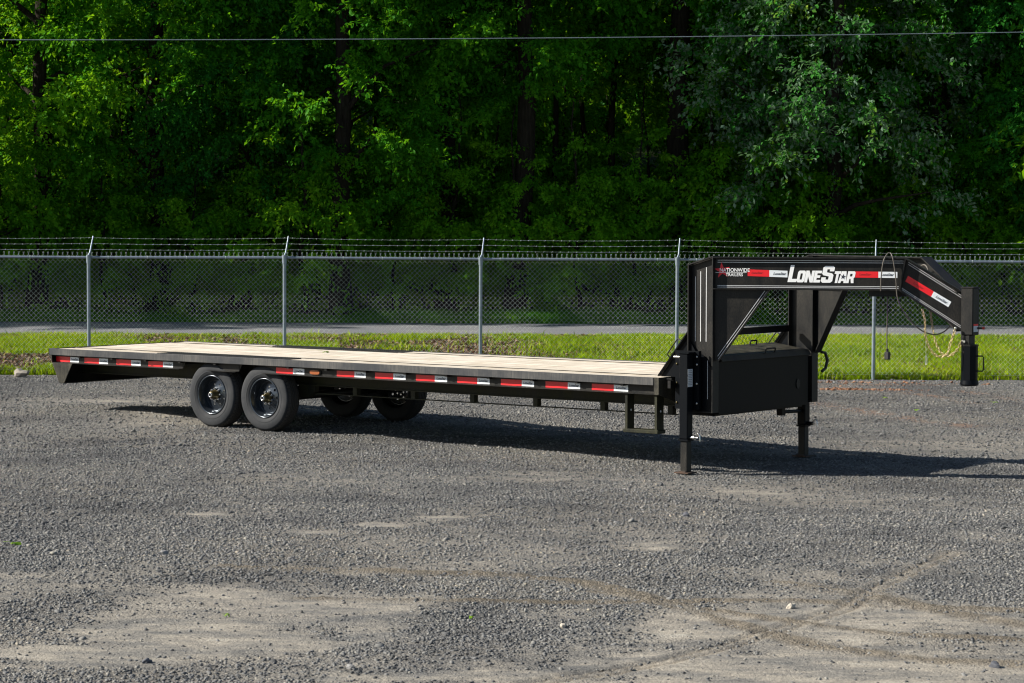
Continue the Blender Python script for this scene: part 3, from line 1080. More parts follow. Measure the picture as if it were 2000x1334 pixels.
def make_arch(key, seed, rad, zc, rz, n_clus, twigs, per, lsize, droop, material, zmin, h, r, **kw):
    me, P = crown(seed, rad, zc, rz, n_clus, twigs, per, lsize, droop, material, zmin, **kw)
    tr, lb = trunk_mesh(seed, h, r, P, limb_z=max(zmin, 1.5))
    def to_mesh(mb, nm):
        o = mb.build(nm, BARK)
        m_ = o.data
        bpy.data.objects.remove(o)
        return m_
    ARCH[key] = (me, to_mesh(tr, 'trunk'), to_mesh(lb, 'limbs'))


make_arch('oak', 101, 3.1, 7.6, 5.6, 200, 10, 28, 0.112, 0.30, 'leaf_green', 2.3, 13.0, 0.22)
make_arch('blue', 102, 2.9, 7.4, 5.8, 205, 10, 27, 0.108, 0.55, 'leaf_blue', 1.9, 13.4, 0.20)
make_arch('bright', 103, 3.2, 8.2, 5.2, 180, 10, 28, 0.115, 0.35, 'leaf_bright', 3.2, 13.5, 0.20)
make_arch('silver', 104, 3.0, 6.6, 4.9, 195, 10, 27, 0.105, 0.20, 'leaf_silver', 2.0, 12.0, 0.18)
make_arch('tall', 105, 2.9, 9.0, 5.0, 165, 10, 26, 0.118, 0.35, 'leaf_green', 4.2, 14.5, 0.27)
make_arch('sapling', 106, 1.35, 2.2, 2.3, 60, 9, 20, 0.095, 0.30, 'leaf_bright', 0.12, 5.2, 0.05, inner=0.2)
make_arch('young', 107, 1.6, 2.1, 2.4, 74, 9, 21, 0.10, 0.35, 'leaf_bright', 0.12, 5.6, 0.06, inner=0.2)


def place_tree(key, name, x, y, s_, rot, label, cat='tree', group=None, sz=None):
    crown_m, trunk_m, limb_m = ARCH[key]
    e = empty(name, (x, y, float(floor_z(x, y)) - 0.05))
    e.rotation_euler = (0, 0, rot)
    e.scale = (s_, s_, sz or s_)
    tag(e, label, cat, group)
    for nm, me in (('crown', crown_m), ('trunk', trunk_m), ('limbs', limb_m)):
        o = bpy.data.objects.new(nm, me)
        link(o, e)
        if nm != 'trunk':
            o['kind'] = 'stuff'
    return e


FG = 'trees along the edge of the wood'
front = [
    ('bright', -9.6, 50.2, 1.00, 0.4, 'tree at the top left corner with sunlit yellow green sprays'),
    ('oak', -7.2, 50.9, 0.98, 1.9, 'leafy green tree second from the left, bright sprays hanging under its top'),
    ('blue', -5.6, 51.2, 0.82, 3.1, 'blue green tree drooping low on the left, above the second fence post'),
    ('oak', -3.4, 50.1, 0.95, 4.4, 'broad green tree left of the middle with low layered branches'),
    ('tall', -1.45, 51.5, 1.0, 0.9, 'tree with a dark leaning trunk left of the middle fence post'),
    ('tall', 0.1, 50.4, 0.92, 5.2, 'tree with a bare dark lower trunk just right of the middle fence post'),
    ('tall', 3.62, 51.9, 1.05, 2.6, 'tall tree with a thick dark trunk right of the middle, reaching the top edge'),
    ('silver', 6.3, 50.0, 1.02, 0.6, 'tree with pale silvery leaf undersides on the right, above the white lettering'),
    ('oak', 8.8, 51.5, 0.92, 3.7, 'green tree right of the silvery tree'),
    ('blue', 10.9, 50.3, 0.95, 1.2, 'dark tree at the far right edge of the wood'),
]
for key, x, y, s_, rot, lb in front:
    place_tree(key, 'broadleaf_tree', x, y - 0.5, s_, rot, lb, 'tree', FG)
g = random.Random(21)
for k, x in enumerate([-34, -31, -28, -25, -22, 13.8, 16.8, 20]):
    place_tree(g.choice(['oak', 'blue', 'tall', 'bright']), 'broadleaf_tree', x, (48.9 if k in (1, 6) else 52.0) + g.uniform(-0.3, 0.4), g.uniform(1.12, 1.25) if k in (1, 6) else g.uniform(0.85, 1.0), g.uniform(0, 6.28),
               'tree of the same wood standing beyond the edge of the view', 'tree', 'trees of the wood beyond the frame')
for k, (x, y) in enumerate([(-14.2, 48.4), (-17.5, 48.7), (-20.5, 48.2), (12.6, 48.8)]):  # unseen bushes, added as low shade casters for the road
    place_tree('young', 'shrub', x, y, 1.5 + 0.15 * (k % 2), g.uniform(0, 6.28), 'big bush added just outside the view to shade the road', 'shrub', 'big bushes added beyond the frame to shade the road')
for k, (x, y, s_) in enumerate([(-13.6, 47.9, 0.55), (-24.0, 47.6, 1.05)]):  # unseen trees, added to throw shade along the road
    place_tree('oak', 'broadleaf_tree', x, y, s_, g.uniform(0, 6.28), 'tree added just outside the view to shade the road', 'tree', 'trees added beyond the frame to shade the road')
rows = [(55.2, 3.3, -36, 16), (59.5, 3.4, -38, 18), (64.5, 3.6, -38, 19), (70.5, 3.8, -36, 20), (77, 4.0, -34, 21)]
for y0, dx, xa, xb in rows:
    x = xa + g.uniform(0, 2)
    while x < xb:
        yy = y0 + g.uniform(-1.2, 1.2)
        hole = (abs(x + 2.3 - (yy - 50) * 0.02) < 0.9 or abs(x - 1.6) < 0.7) and yy < 66
        if yy < 58 and -8.5 < x < 2.2:
            hole = True                                   # gap made in this row so sun reaches behind the front trees
        if not hole:
            place_tree(g.choice(['oak', 'bright', 'oak', 'blue', 'tall']) if y0 < 61 and x < 4 else g.choice(['oak', 'blue', 'tall', 'oak', 'bright', 'tall']), 'broadleaf_tree', x, yy, g.uniform(0.85, 1.12), g.uniform(0, 6.28),
                       'one of the shaded trees deep inside the dark wood', 'tree', 'trees deep inside the dark wood')
        x += dx * g.uniform(0.8, 1.25)
# undergrowth along the far verge: each shrub its own thing
sh_l = {
    'sapling': 'bright green sapling', 'young': 'dark blue green bush'}
where = ['behind the fence at the far left', 'left of the first fence post', 'right of the first fence post', 'between the first and second fence posts',
         'left of the second fence post', 'right of the second fence post', 'midway between the second and third fence posts', 'left of the middle fence post',
         'right of the middle fence post', 'between the middle and fourth fence posts', 'left of the fourth fence post', 'behind the upright of the trailer neck',
         'seen through the opening of the trailer neck', 'behind the trailer neck, left of the fifth post', 'right of the fifth fence post', 'beyond the coupler at the right',
         'behind the fence at the far right']
for k, wh in enumerate(where):
    x = -10.6 + 21.2 * k / (len(where) - 1) + g.uniform(-0.35, 0.35)
    key = 'sapling' if k % 3 == 1 else 'young'
    place_tree(key, 'shrub', x, 49.8 + g.uniform(-0.4, 0.7), g.uniform(0.65, 1.0), g.uniform(0, 6.28), f'{sh_l[key]} {wh}, across the road', 'shrub', 'shrubs along the far side of the road')
for k in range(22):
    x = -11 + 22 * k / 21 + g.uniform(-0.5, 0.5)
    if -3.0 < x < -1.2 or 0.4 < x < 2.1:
        continue
    place_tree('young' if k % 3 else 'sapling', 'shrub', x, 51.6 + g.uniform(-0.8, 1.8), g.uniform(0.7, 1.1), g.uniform(0, 6.28), 'dim leafy bush in the shade under the trees', 'shrub', 'bushes in the shade under the trees')
for k, (x, y, s_, lb) in enumerate([(-2.5, 55.0, 1.15, 'sunlit yellow green sapling glowing in the gap left of the middle fence post'), (-1.5, 55.8, 1.3, 'taller sunlit sapling in the gap beside the dark leaning trunk'),
                                   (0.95, 55.2, 1.2, 'sunlit yellow green sapling low in the gap right of the middle fence post'), (1.75, 56.2, 1.35, 'sunlit sapling farther back in the gap right of the middle')]):
    place_tree('sapling', 'shrub', x, y, s_, g.uniform(0, 6.28), lb, 'shrub', 'sunlit saplings in the gaps of the wood')
# slim trunks and hanging vines seen in the gaps
vm = g
for k, (x, y, h_, r_, lb) in enumerate([(0.95, 53.0, 9, 0.07, 'slim dark trunk left of the bright gap in the middle'), (1.55, 54.0, 9, 0.06, 'slim trunk in the bright gap right of the middle'),
                                        (2.2, 53.2, 8, 0.09, 'slim dark trunk right of the bright gap'), (-2.9, 53.5, 8, 0.06, 'thin trunk low behind the second fence post bay'),
                                        (4.25, 52.6, 7, 0.05, 'thin pale stem right of the thick dark trunk'), (4.6, 52.9, 7, 0.045, 'thinnest stem, second right of the thick dark trunk')]):
    e = empty('slim_tree', (x, y, float(floor_z(x, y)) - 0.1))
    tag(e, lb, 'tree', 'slim trunks in the gaps of the wood')
    m_ = MB()
    p = [(g.uniform(-0.12, 0.12), g.uniform(-0.1, 0.1), h_ * q / 6) for q in range(7)]
    m_.tube(p, r_, 8, [1.2, 1, 0.9, 0.8, 0.7, 0.5, 0.3])
    m_.build('trunk', BARK, e)
    o = bpy.data.objects.new('crown', ARCH['young'][0])
    link(o, e)
    o.location = (0, 0, h_ - 3.6)
for (x, y, lb) in [(5.1, 50.4, 'bare pale vines hanging in loops under the silvery tree'), (-5.35, 50.0, 'single bare vine curling down left of the middle')]:
    m_ = MB()
    for q in range(7 if x > 0 else 2):
        x0 = g.uniform(-0.6, 0.6)
        pts = [(x0 + 0.14 * math.sin(k * 0.9 + q) + 0.05 * q, g.uniform(-0.1, 0.1), 3.4 - 0.28 * k) for k in range(11)]
        m_.tube(pts, 0.016, 5)
    o = m_.build('hanging_vine', BARK)
    o.location = (x, y, 0)
    tag(o, lb, 'vine')

# ------------------------------------------------------------------ chain link fence
POST_X = [-18.79 + 3.05 * k for k in range(0, 13)]
fence = empty('chain_link_fence', (0, 38.465, 0))
tag(fence, 'galvanised chain link fence topped with three strands of barbed wire', 'fence')
fence.rotation_euler = (0, 0, -0.01243)


def fence_base(x):
    return float(gravel_z(x, fence_y(x)))


FH = 1.84
post_data = None
for k, x in enumerate(POST_X):
    zb = fence_base(x)
    m_ = MB()
    m_.cyl((0, 0, -0.1), (0, 0, FH - 0.02), 0.028, 14)
    if post_data is None:
        p_o = m_.build('post', GALV, fence)
        post_data = p_o.data
    else:
        p_o = bpy.data.objects.new('post', post_data)
        link(p_o, fence)
    p_o.location = (x, -0.045, zb)
    m_ = MB()
    m_.cyl((0, 0, FH - 0.09), (0, 0, FH + 0.04), 0.036, 12)
    m_.tube([(0, 0, FH + 0.03), (0.02, 0.02, FH + 0.08), (0.045, 0.16, FH + 0.33)], 0.013, 6, [1.4, 1.1, 0.8])
    m_.box(-0.012, 0.012, -0.036, 0.045, FH - 0.03, FH + 0.02)
    m_.build('barb_arm', GALV, p_o)
    if k < len(POST_X) - 1:
        x2 = POST_X[k + 1]
        z2 = fence_base(x2)
        m_ = MB()
        m_.cyl((x + 0.0, 0, zb + FH), (x2, 0, z2 + FH), 0.0215, 12)
        m_.build('top_rail', GALV, fence)
        # fabric of one bay: zigzag wires, real round wire, twisted tips on top
        pitch = 0.0763
        nw = 80
        hp = pitch / 2
        V, F = [], []
        rad = 0.0017
        rows_ = int(FH / (pitch / 2)) + 1
        for w_ in range(nw):
            pts = []
            for j in range(rows_ + 1):
                xx = x + (w_ + 0.5) * hp + (hp / 2 if (j + w_) % 2 else -hp / 2)
                zz = 0.02 + j * (FH + 0.02) / rows_
                yy = 0.028 + (0.0025 if j % 2 else -0.0025)
                tz = zb + (z2 - zb) * (xx - x) / (x2 - x)
                pts.append((xx, yy, tz + zz))
            pts.append((pts[-1][0] + (0.010 if (w_ + rows_) % 2 else -0.010), 0.03, pts[-1][2] + 0.045))
            b0 = len(V)
            for (xx, yy, zz) in pts:
                V += [(xx - rad, yy, zz), (xx, yy - rad, zz), (xx + rad, yy, zz), (xx, yy + rad, zz)]
            for j in range(len(pts) - 1):
                for q in range(4):
                    F.append((b0 + 4 * j + q, b0 + 4 * j + (q + 1) % 4, b0 + 4 * j + 4 + (q + 1) % 4, b0 + 4 * j + 4 + q))
        me = mesh_np('wire_mesh', np.array(V), np.array(F), material='galvanised_wire')
        o = bpy.data.objects.new('wire_mesh', me)
        link(o, fence)
        # ties and three barbed strands
        m_ = MB()
        for q in range(5):
            xx = x + 0.3 + q * 0.61
            tz = zb + (z2 - zb) * (xx - x) / 3.05 + FH
            m_.cyl((xx - 0.004, 0, tz), (xx + 0.004, 0, tz), 0.026, 10)
        m_.build('tie_wires', 'galvanised_wire', fence)
        for q, (dy, dz, dxx) in enumerate([(0.055, 0.125, 0.025), (0.095, 0.215, 0.035), (0.14, 0.305, 0.045)]):
            m_ = MB()
            pts = []
            for s_ in range(9):
                u_ = s_ / 8
                sag = -0.012 * 4 * u_ * (1 - u_) * (1 + 0.3 * q)
                pts.append((x + dxx + 3.05 * u_, dy - 0.045, zb + (z2 - zb) * u_ + FH + dz + sag))
            m_.tube(pts, 0.0017, 4)
            for s_ in range(24):
                u_ = (s_ + 0.5) / 24
                sag = -0.012 * 4 * u_ * (1 - u_) * (1 + 0.3 * q)
                c_ = Vector((x + dxx + 3.05 * u_, dy - 0.045, zb + (z2 - zb) * u_ + FH + dz + sag))
                for d_ in ((0.006, 0.003, 0.009),):
                    m_.tube([c_ - Vector(d_), c_ + Vector(d_)], 0.0018, 3)
            m_.build('barbed_wire', 'galvanised_wire', fence)
m_ = MB()
m_.tube([(x_, 0.03, fence_base(x_) + 0.075) for x_ in POST_X], 0.0022, 4)
m_.build('tension_wire', 'galvanised_wire', fence)

# overhead cable and its poles just outside the view
for k, (x, lb) in enumerate([(-24, 'wooden utility pole left of the view carrying the overhead cable'), (24, 'wooden utility pole right of the view carrying the overhead cable')]):
    e = empty('utility_pole', (x, 41.5, 0))
    tag(e, lb, 'pole')
    m_ = MB()
    m_.cyl((0, 0, -0.3), (0, 0, 6.9), 0.14, 14, 0.10)
    m_.build('pole', BARK, e)
    m_ = MB()
    m_.cyl((0, -0.12, 5.9), (0, -0.12, 6.05), 0.04, 10)
    m_.build('insulator', GALV, e)
m_ = MB()
pts = []
for k in range(41):
    u_ = -1 + 2 * k / 40
    x = 24 * u_
    pts.append((x, 41.38, 5.505 + 0.0124 * x + 0.30 * u_ * u_ * 1.0 + 0.0))
m_.tube(pts, 0.0075, 6)
tag(m_.build('power_cable', 'power_line'), 'thin grey overhead cable crossing in front of the trees', 'cable')

# block and slab at the edge of the grass
m_ = MB()
m_.bevbox(-0.45, 0.45, -0.08, 0.08, -0.03, 0.085, 0.01)
o = m_.build('wheel_stop', 'rubber_black')
o.location = (8.66, 38.05, float(gravel_z(8.6, 38.0)))
tag(o, 'black rubber block lying at the foot of the grass at the right edge', 'block')
lone_stone(-7.55, 38.0, 0.22, new_mat('slab_stone', (0.22, 0.20, 0.17), 0.9), 'flat brownish rock half buried by the grass behind the trailer tail', 31)

# ------------------------------------------------------------------ the trailer
TR = empty('flatbed_trailer', (TX0, TY0, -0.0187))
TR.rotation_euler = Matrix.Rotation(-(math.pi / 2 - TANG), 4, 'Z').to_3x3().__matmul__(Matrix.Rotation(-0.0057, 3, 'Y')).to_euler()
tag(TR, 'long black gooseneck flatbed trailer with a bare pine plank deck', 'trailer')
W_, L_, DZ = 2.40, 9.50, 0.872
P = 'black_paint'

# near and far rails, channels, stake pockets
for side in (0, 1):
    def YY(y, s=side):
        return y if s == 0 else W_ - y

    def bx(m_, x0, x1, y0, y1, z0, z1):
        a_, b_ = sorted((YY(y0), YY(y1)))
        m_.box(x0, x1, a_, b_, z0, z1)
    m_ = MB()
    a_, b_ = sorted((YY(0), YY(0.013)))
    m_.bevbox(0.0, 9.43, a_, b_, 0.787, DZ, 0.003)
    m_.build('rub_rail', RAIL, TR)
    for xa, xb in ((0.02, 2.36), (2.85, 3.32), (3.76, 9.44)):
        m_ = MB()
        bx(m_, xa, xb, 0.075, 0.083, 0.697, 0.853)       # web
        bx(m_, xa, xb, 0.006, 0.0745, 0.689, 0.696)      # bottom flange, catches the sun
        bx(m_, xa, xb, 0.0135, 0.0745, 0.846, 0.853)
        for xe, s_ in ((xa, -1), (xb, 1)):               # chamfered ends at the wheel openings
            if 0.1 < xe < 9:
                yy = YY(0.079)
                m_.prism([(xe, yy, 0.697), (xe + s_ * 0.06, yy, 0.80), (xe, yy, 0.80)], (0, 0.003, 0))
        m_.build('side_channel', PAINT, TR)
    first = None
    for k in range(16):
        x = 0.545 + 0.605 * k
        if 2.36 < x < 2.85 or 3.32 < x < 3.76:
            continue
        if first is None:
            m_ = MB()
            bx(m_, -0.018, 0.018, 0.014, 0.0745, 0.765, 0.845)
            bx(m_, -0.03, 0.03, 0.014, 0.030, 0.857, 0.8705)
            first = m_.build('stake_spool', PAINT, TR)
            o = first
        else:
            o = bpy.data.objects.new('stake_spool', first.data)
            link(o, TR)
        o.location = (x, 0, 0)

# reflective tape on the side channel
STRIPS = [(0.056, 0.324, 0.483), (0.589, 0.86, 1.025), (1.179, 1.449, 1.618), (1.755, 2.015, 2.19), (3.933, 4.207, 4.388), (4.902, 5.177, 5.35),
          (5.493, 5.77, 5.954), (6.108, 6.386, 6.566), (6.714, 7.001, 7.175), (7.335, 7.627, 7.796), (7.955, 8.256, 8.421), (8.578, 8.868, 9.054)]


def text_mesh(name, s_, size, material, parent, M_, shear=0.0, bold=0.0, sx=1.0, align='CENTER'):
    cu = bpy.data.curves.new(name, 'FONT')
    cu.body = s_
    cu.size = size
    cu.align_x = align
    cu.align_y = 'CENTER'
    cu.shear = shear
    cu.offset = bold
    cu.extrude = 0.0004
    cu.resolution_u = 3
    tmp = bpy.data.objects.new(name, cu)
    COL.objects.link(tmp)
    dg = bpy.context.evaluated_depsgraph_get()
    me = bpy.data.meshes.new_from_object(tmp.evaluated_get(dg))
    bpy.data.objects.remove(tmp)
    bpy.data.curves.remove(cu)
    me.name = name
    me.transform(Matrix.Scale(sx, 4, (1, 0, 0)))
    me.transform(M_)
    me.materials.clear()
    me.materials.append(mat(material))
    o = bpy.data.objects.new(name, me)
    return link(o, parent)


def plane_M(o_, ux, uz):
    """matrix laying text x along ux and text y along uz at o_"""
    ux, uz = Vector(ux).normalized(), Vector(uz).normalized()
    n_ = ux.cross(uz)
    M_ = Matrix.Identity(4)
    for i_ in range(3):
        M_[i_][0], M_[i_][1], M_[i_][2], M_[i_][3] = ux[i_], uz[i_], n_[i_], o_[i_]
    return M_


tape_txt = None
for (a_, b_, c_) in STRIPS:
    m_ = MB(); m_.box(a_, b_, 0.0735, 0.0748, 0.702, 0.768); m_.build('red_tape', 'tape_red', TR)
    m_ = MB(); m_.box(b_, c_, 0.0735, 0.0748, 0.702, 0.768); w_ = m_.build('white_tape', 'tape_white', TR)
    if tape_txt is None:
        tape_txt = text_mesh('lettering', 'LoneStar', 0.036, 'letter_black', w_, plane_M((0, 0.0728, 0.737), (1, 0, 0), (0, 0, 1)), 0.3, 0.0008)
        o = tape_txt
    else:
        o = bpy.data.objects.new('lettering', tape_txt.data); link(o, w_)
    o.location = ((b_ + c_) / 2, 0, 0)
m_ = MB()
pts = [(4.572 + 0.088 * math.copysign(abs(math.cos(a)) ** 0.6, math.cos(a)), 0.060, 0.735 + 0.032 * math.copysign(abs(math.sin(a)) ** 0.6, math.sin(a))) for a in [2 * math.pi * k / 20 for k in range(20)]]
m_.prism(pts, (0, 0.0148, 0))
mk = m_.build('side_marker', 'rubber_black', TR)
m_ = MB()
m_.prism([(4.572 + (x - 4.572) * 0.86, 0.050, 0.735 + (z - 0.735) * 0.78) for x, y, z in pts], (0, 0.0098, 0))
m_.build('lens', 'amber_lens', mk)

# deck planks, each its own board
PZ0, PZ1 = 0.827, 0.8655


def plank(x0, x1, y0, y1, dz=0.0, label=None):
    m_ = MB()
    m_.bevbox(x0, x1, y0, y1, PZ0 + dz, PZ1 + dz, 0.004)
    o = m_.build('plank', WOOD, TR)
    if label: o['label'] = label
    return o


g = random.Random(4)
for (ya, yb, nb) in ((0.018, 0.338, 2), (0.392, 2.008, 9), (2.062, 2.382, 2)):
    wb = (yb - ya) / nb
    for k in range(nb):
        y0, y1 = ya + wb * k + 0.0025, ya + wb * (k + 1) - 0.0025
        dz = g.uniform(-0.0025, 0.0025)
        if nb == 2:
            plank(0.06, 1.93, y0, y1, dz)
            plank(4.12, 9.44, y0, y1, dz)
        else:
            plank(0.06, 9.44, y0, y1, dz)
for y0 in (0.340, 2.010):
    m_ = MB(); m_.box(0.06, 9.44, y0 + 0.006, y0 + 0.040, 0.8675, 0.8735); m_.build('deck_strap', PAINT, TR)
for y0, y1 in ((0.016, 0.336), (2.064, 2.384)):
    m_ = MB()
    m_.box(1.94, 4.11, y0, y1, 0.835, 0.862)
    base = m_.build('fender_plate', TREAD, TR)
    m_ = MB()
    x = 1.96
    while x < 4.09:
        for k in range(5):
            ya = y0 + 0.01 + k * 0.062
            m_.prism([(x, ya, 0.8625), (x + 0.012, ya, 0.8625), (x + 0.024, ya + 0.05, 0.8625), (x + 0.012, ya + 0.05, 0.8625)], (0, 0, 0.016))
        x += 0.036
    o = m_.build('raised_lugs', TREAD, base)
    tag(o, kind='stuff')

# frame under the deck
def ibeam(m_, x0, x1, yc, z0, z1, fw=0.10, tf=0.011, tw=0.008):
    m_.box(x0, x1, yc - fw / 2, yc + fw / 2, z0, z0 + tf)
    m_.box(x0, x1, yc - fw / 2, yc + fw / 2, z1 - tf, z1)
    m_.box(x0, x1, yc - tw / 2, yc + tw / 2, z0 + tf, z1 - tf)
    return m_


for y0 in (0.45, 1.95):
    ibeam(MB(), 0.12, 9.74, y0, 0.545, 0.805, 0.10).build('main_beam', PAINT_GREEN, TR)
cm = None
for k in range(23):
    x = 0.32 + 0.405 * k
    if cm is None:
        m_ = MB()
        m_.box(-0.004, 0.004, 0.084, W_ - 0.084, 0.742, 0.81)
        m_.box(-0.03, -0.0042, 0.084, W_ - 0.084, 0.80, 0.81)
        cm = m_.build('cross_member', PAINT, TR)
        cm.location.x = x
    else:
        o = bpy.data.objects.new('cross_member', cm.data); link(o, TR); o.location.x = x
m_ = MB()
m_.box(0.0, 0.012, 0.0, W_, 0.78, DZ - 0.001)
m_.prism([(0.0, 0.014, 0.78), (0.012, 0.014, 0.78), (0.205, 0.014, 0.435), (0.193, 0.014, 0.435)], (0, W_ - 0.028, 0))
m_.box(0.19, 0.30, 0.014, W_ - 0.014, 0.430, 0.4345)
m_.build('rear_bumper', PAINT, TR)
for y0 in (0.001, W_ - 0.013):
    m_ = MB()
    m_.prism([(0.012, y0, 0.785), (0.193, y0, 0.432), (0.285, y0, 0.440), (0.436, y0, 0.6885), (0.062, y0, 0.6884), (0.050, y0, 0.785)], (0, 0.012, 0))
    m_.build('corner_plate', PAINT_DUSTY if y0 < 1 else PAINT, TR)
# ramp rail slung under the frame, on drops
for y0 in (0.45, 1.95):
    m_ = MB(); m_.box(4.24, 9.42, y0 - 0.025, y0 + 0.025, 0.448, 0.458); m_.build('slung_rail', PAINT_GREEN, TR)
    for x in (4.875, 5.77, 6.65, 7.55, 8.47, 9.36):
        m_ = MB(); m_.box(x - 0.03, x + 0.03, y0 - 0.035, y0 + 0.035, 0.4585, 0.5445); m_.build('drop_bracket', PAINT_GREEN, TR)
    m_ = MB()
    m_.prism([(3.99, y0 - 0.04, 0.544), (4.24, y0 - 0.04, 0.544), (4.24, y0 - 0.04, 0.47), (4.13, y0 - 0.04, 0.40), (3.99, y0 - 0.04, 0.40)], (0, 0.08, 0))
    m_.build('spring_hanger', PAINT_GREEN, TR)
    for xc in (2.42, 3.30):
        m_ = MB(); m_.box(xc - 0.07, xc + 0.07, y0 - 0.04, y0 + 0.04, 0.40, 0.5445); m_.build('spring_hanger', PAINT_GREEN, TR)
    for xc in (2.86, 3.73):
        m_ = MB()
        for q in range(5):
            hw = 0.40 - 0.065 * q
            pts = [(xc - hw + 2 * hw * s_ / 8, y0, 0.435 - 0.012 * q - 0.035 * (1 - ((s_ - 4) / 4) ** 2)) for s_ in range(9)]
            top = [(x, y0 - 0.03, z) for x, _, z in pts]
            m_.prism(top + [(x, y0 - 0.03, z - 0.010) for x, _, z in reversed(pts)], (0, 0.06, 0))
        m_.build('leaf_spring', PAINT, TR)
for xc in (2.86, 3.73):
    m_ = MB(); m_.cyl((xc, 0.32, 0.385), (xc, 2.08, 0.385), 0.045, 12); m_.build('axle', PAINT, TR)

# step at the front near corner
m_ = MB()
for x in (9.07, 9.45):
    m_.box(x - 0.006, x + 0.006, 0.03, 0.155, 0.315, 0.688)
    m_.box(x - 0.024, x - 0.0061, 0.03, 0.040, 0.315, 0.688)
m_.bevbox(9.03, 9.48, 0.012, 0.160, 0.275, 0.3145, 0.006)
m_.build('side_step', PAINT_GREEN, TR)
for x in (9.077, 9.457):
    m_ = MB(); m_.cyl((x, 0.095, 0.51), (x + 0.004, 0.095, 0.51), 0.012, 6); m_.build('bolt', 'letter_white', TR)

# front end of the deck
m_ = MB()
m_.box(9.44, 9.50, -0.004, 0.012, 0.69, DZ)
m_.box(9.488, 9.50, 0.0125, W_ - 0.0125, 0.75, DZ - 0.002)
m_.prism([(9.488, 0.0125, 0.69), (9.488, 0.0125, 0.7495), (9.488, 0.30, 0.7495), (9.488, 0.30, 0.60)], (0.012, 0, 0))
m_.box(9.44, 9.4875, 0.0125, W_ - 0.0125, 0.69, 0.70)
m_.build('front_header', PAINT_DUSTY, TR)

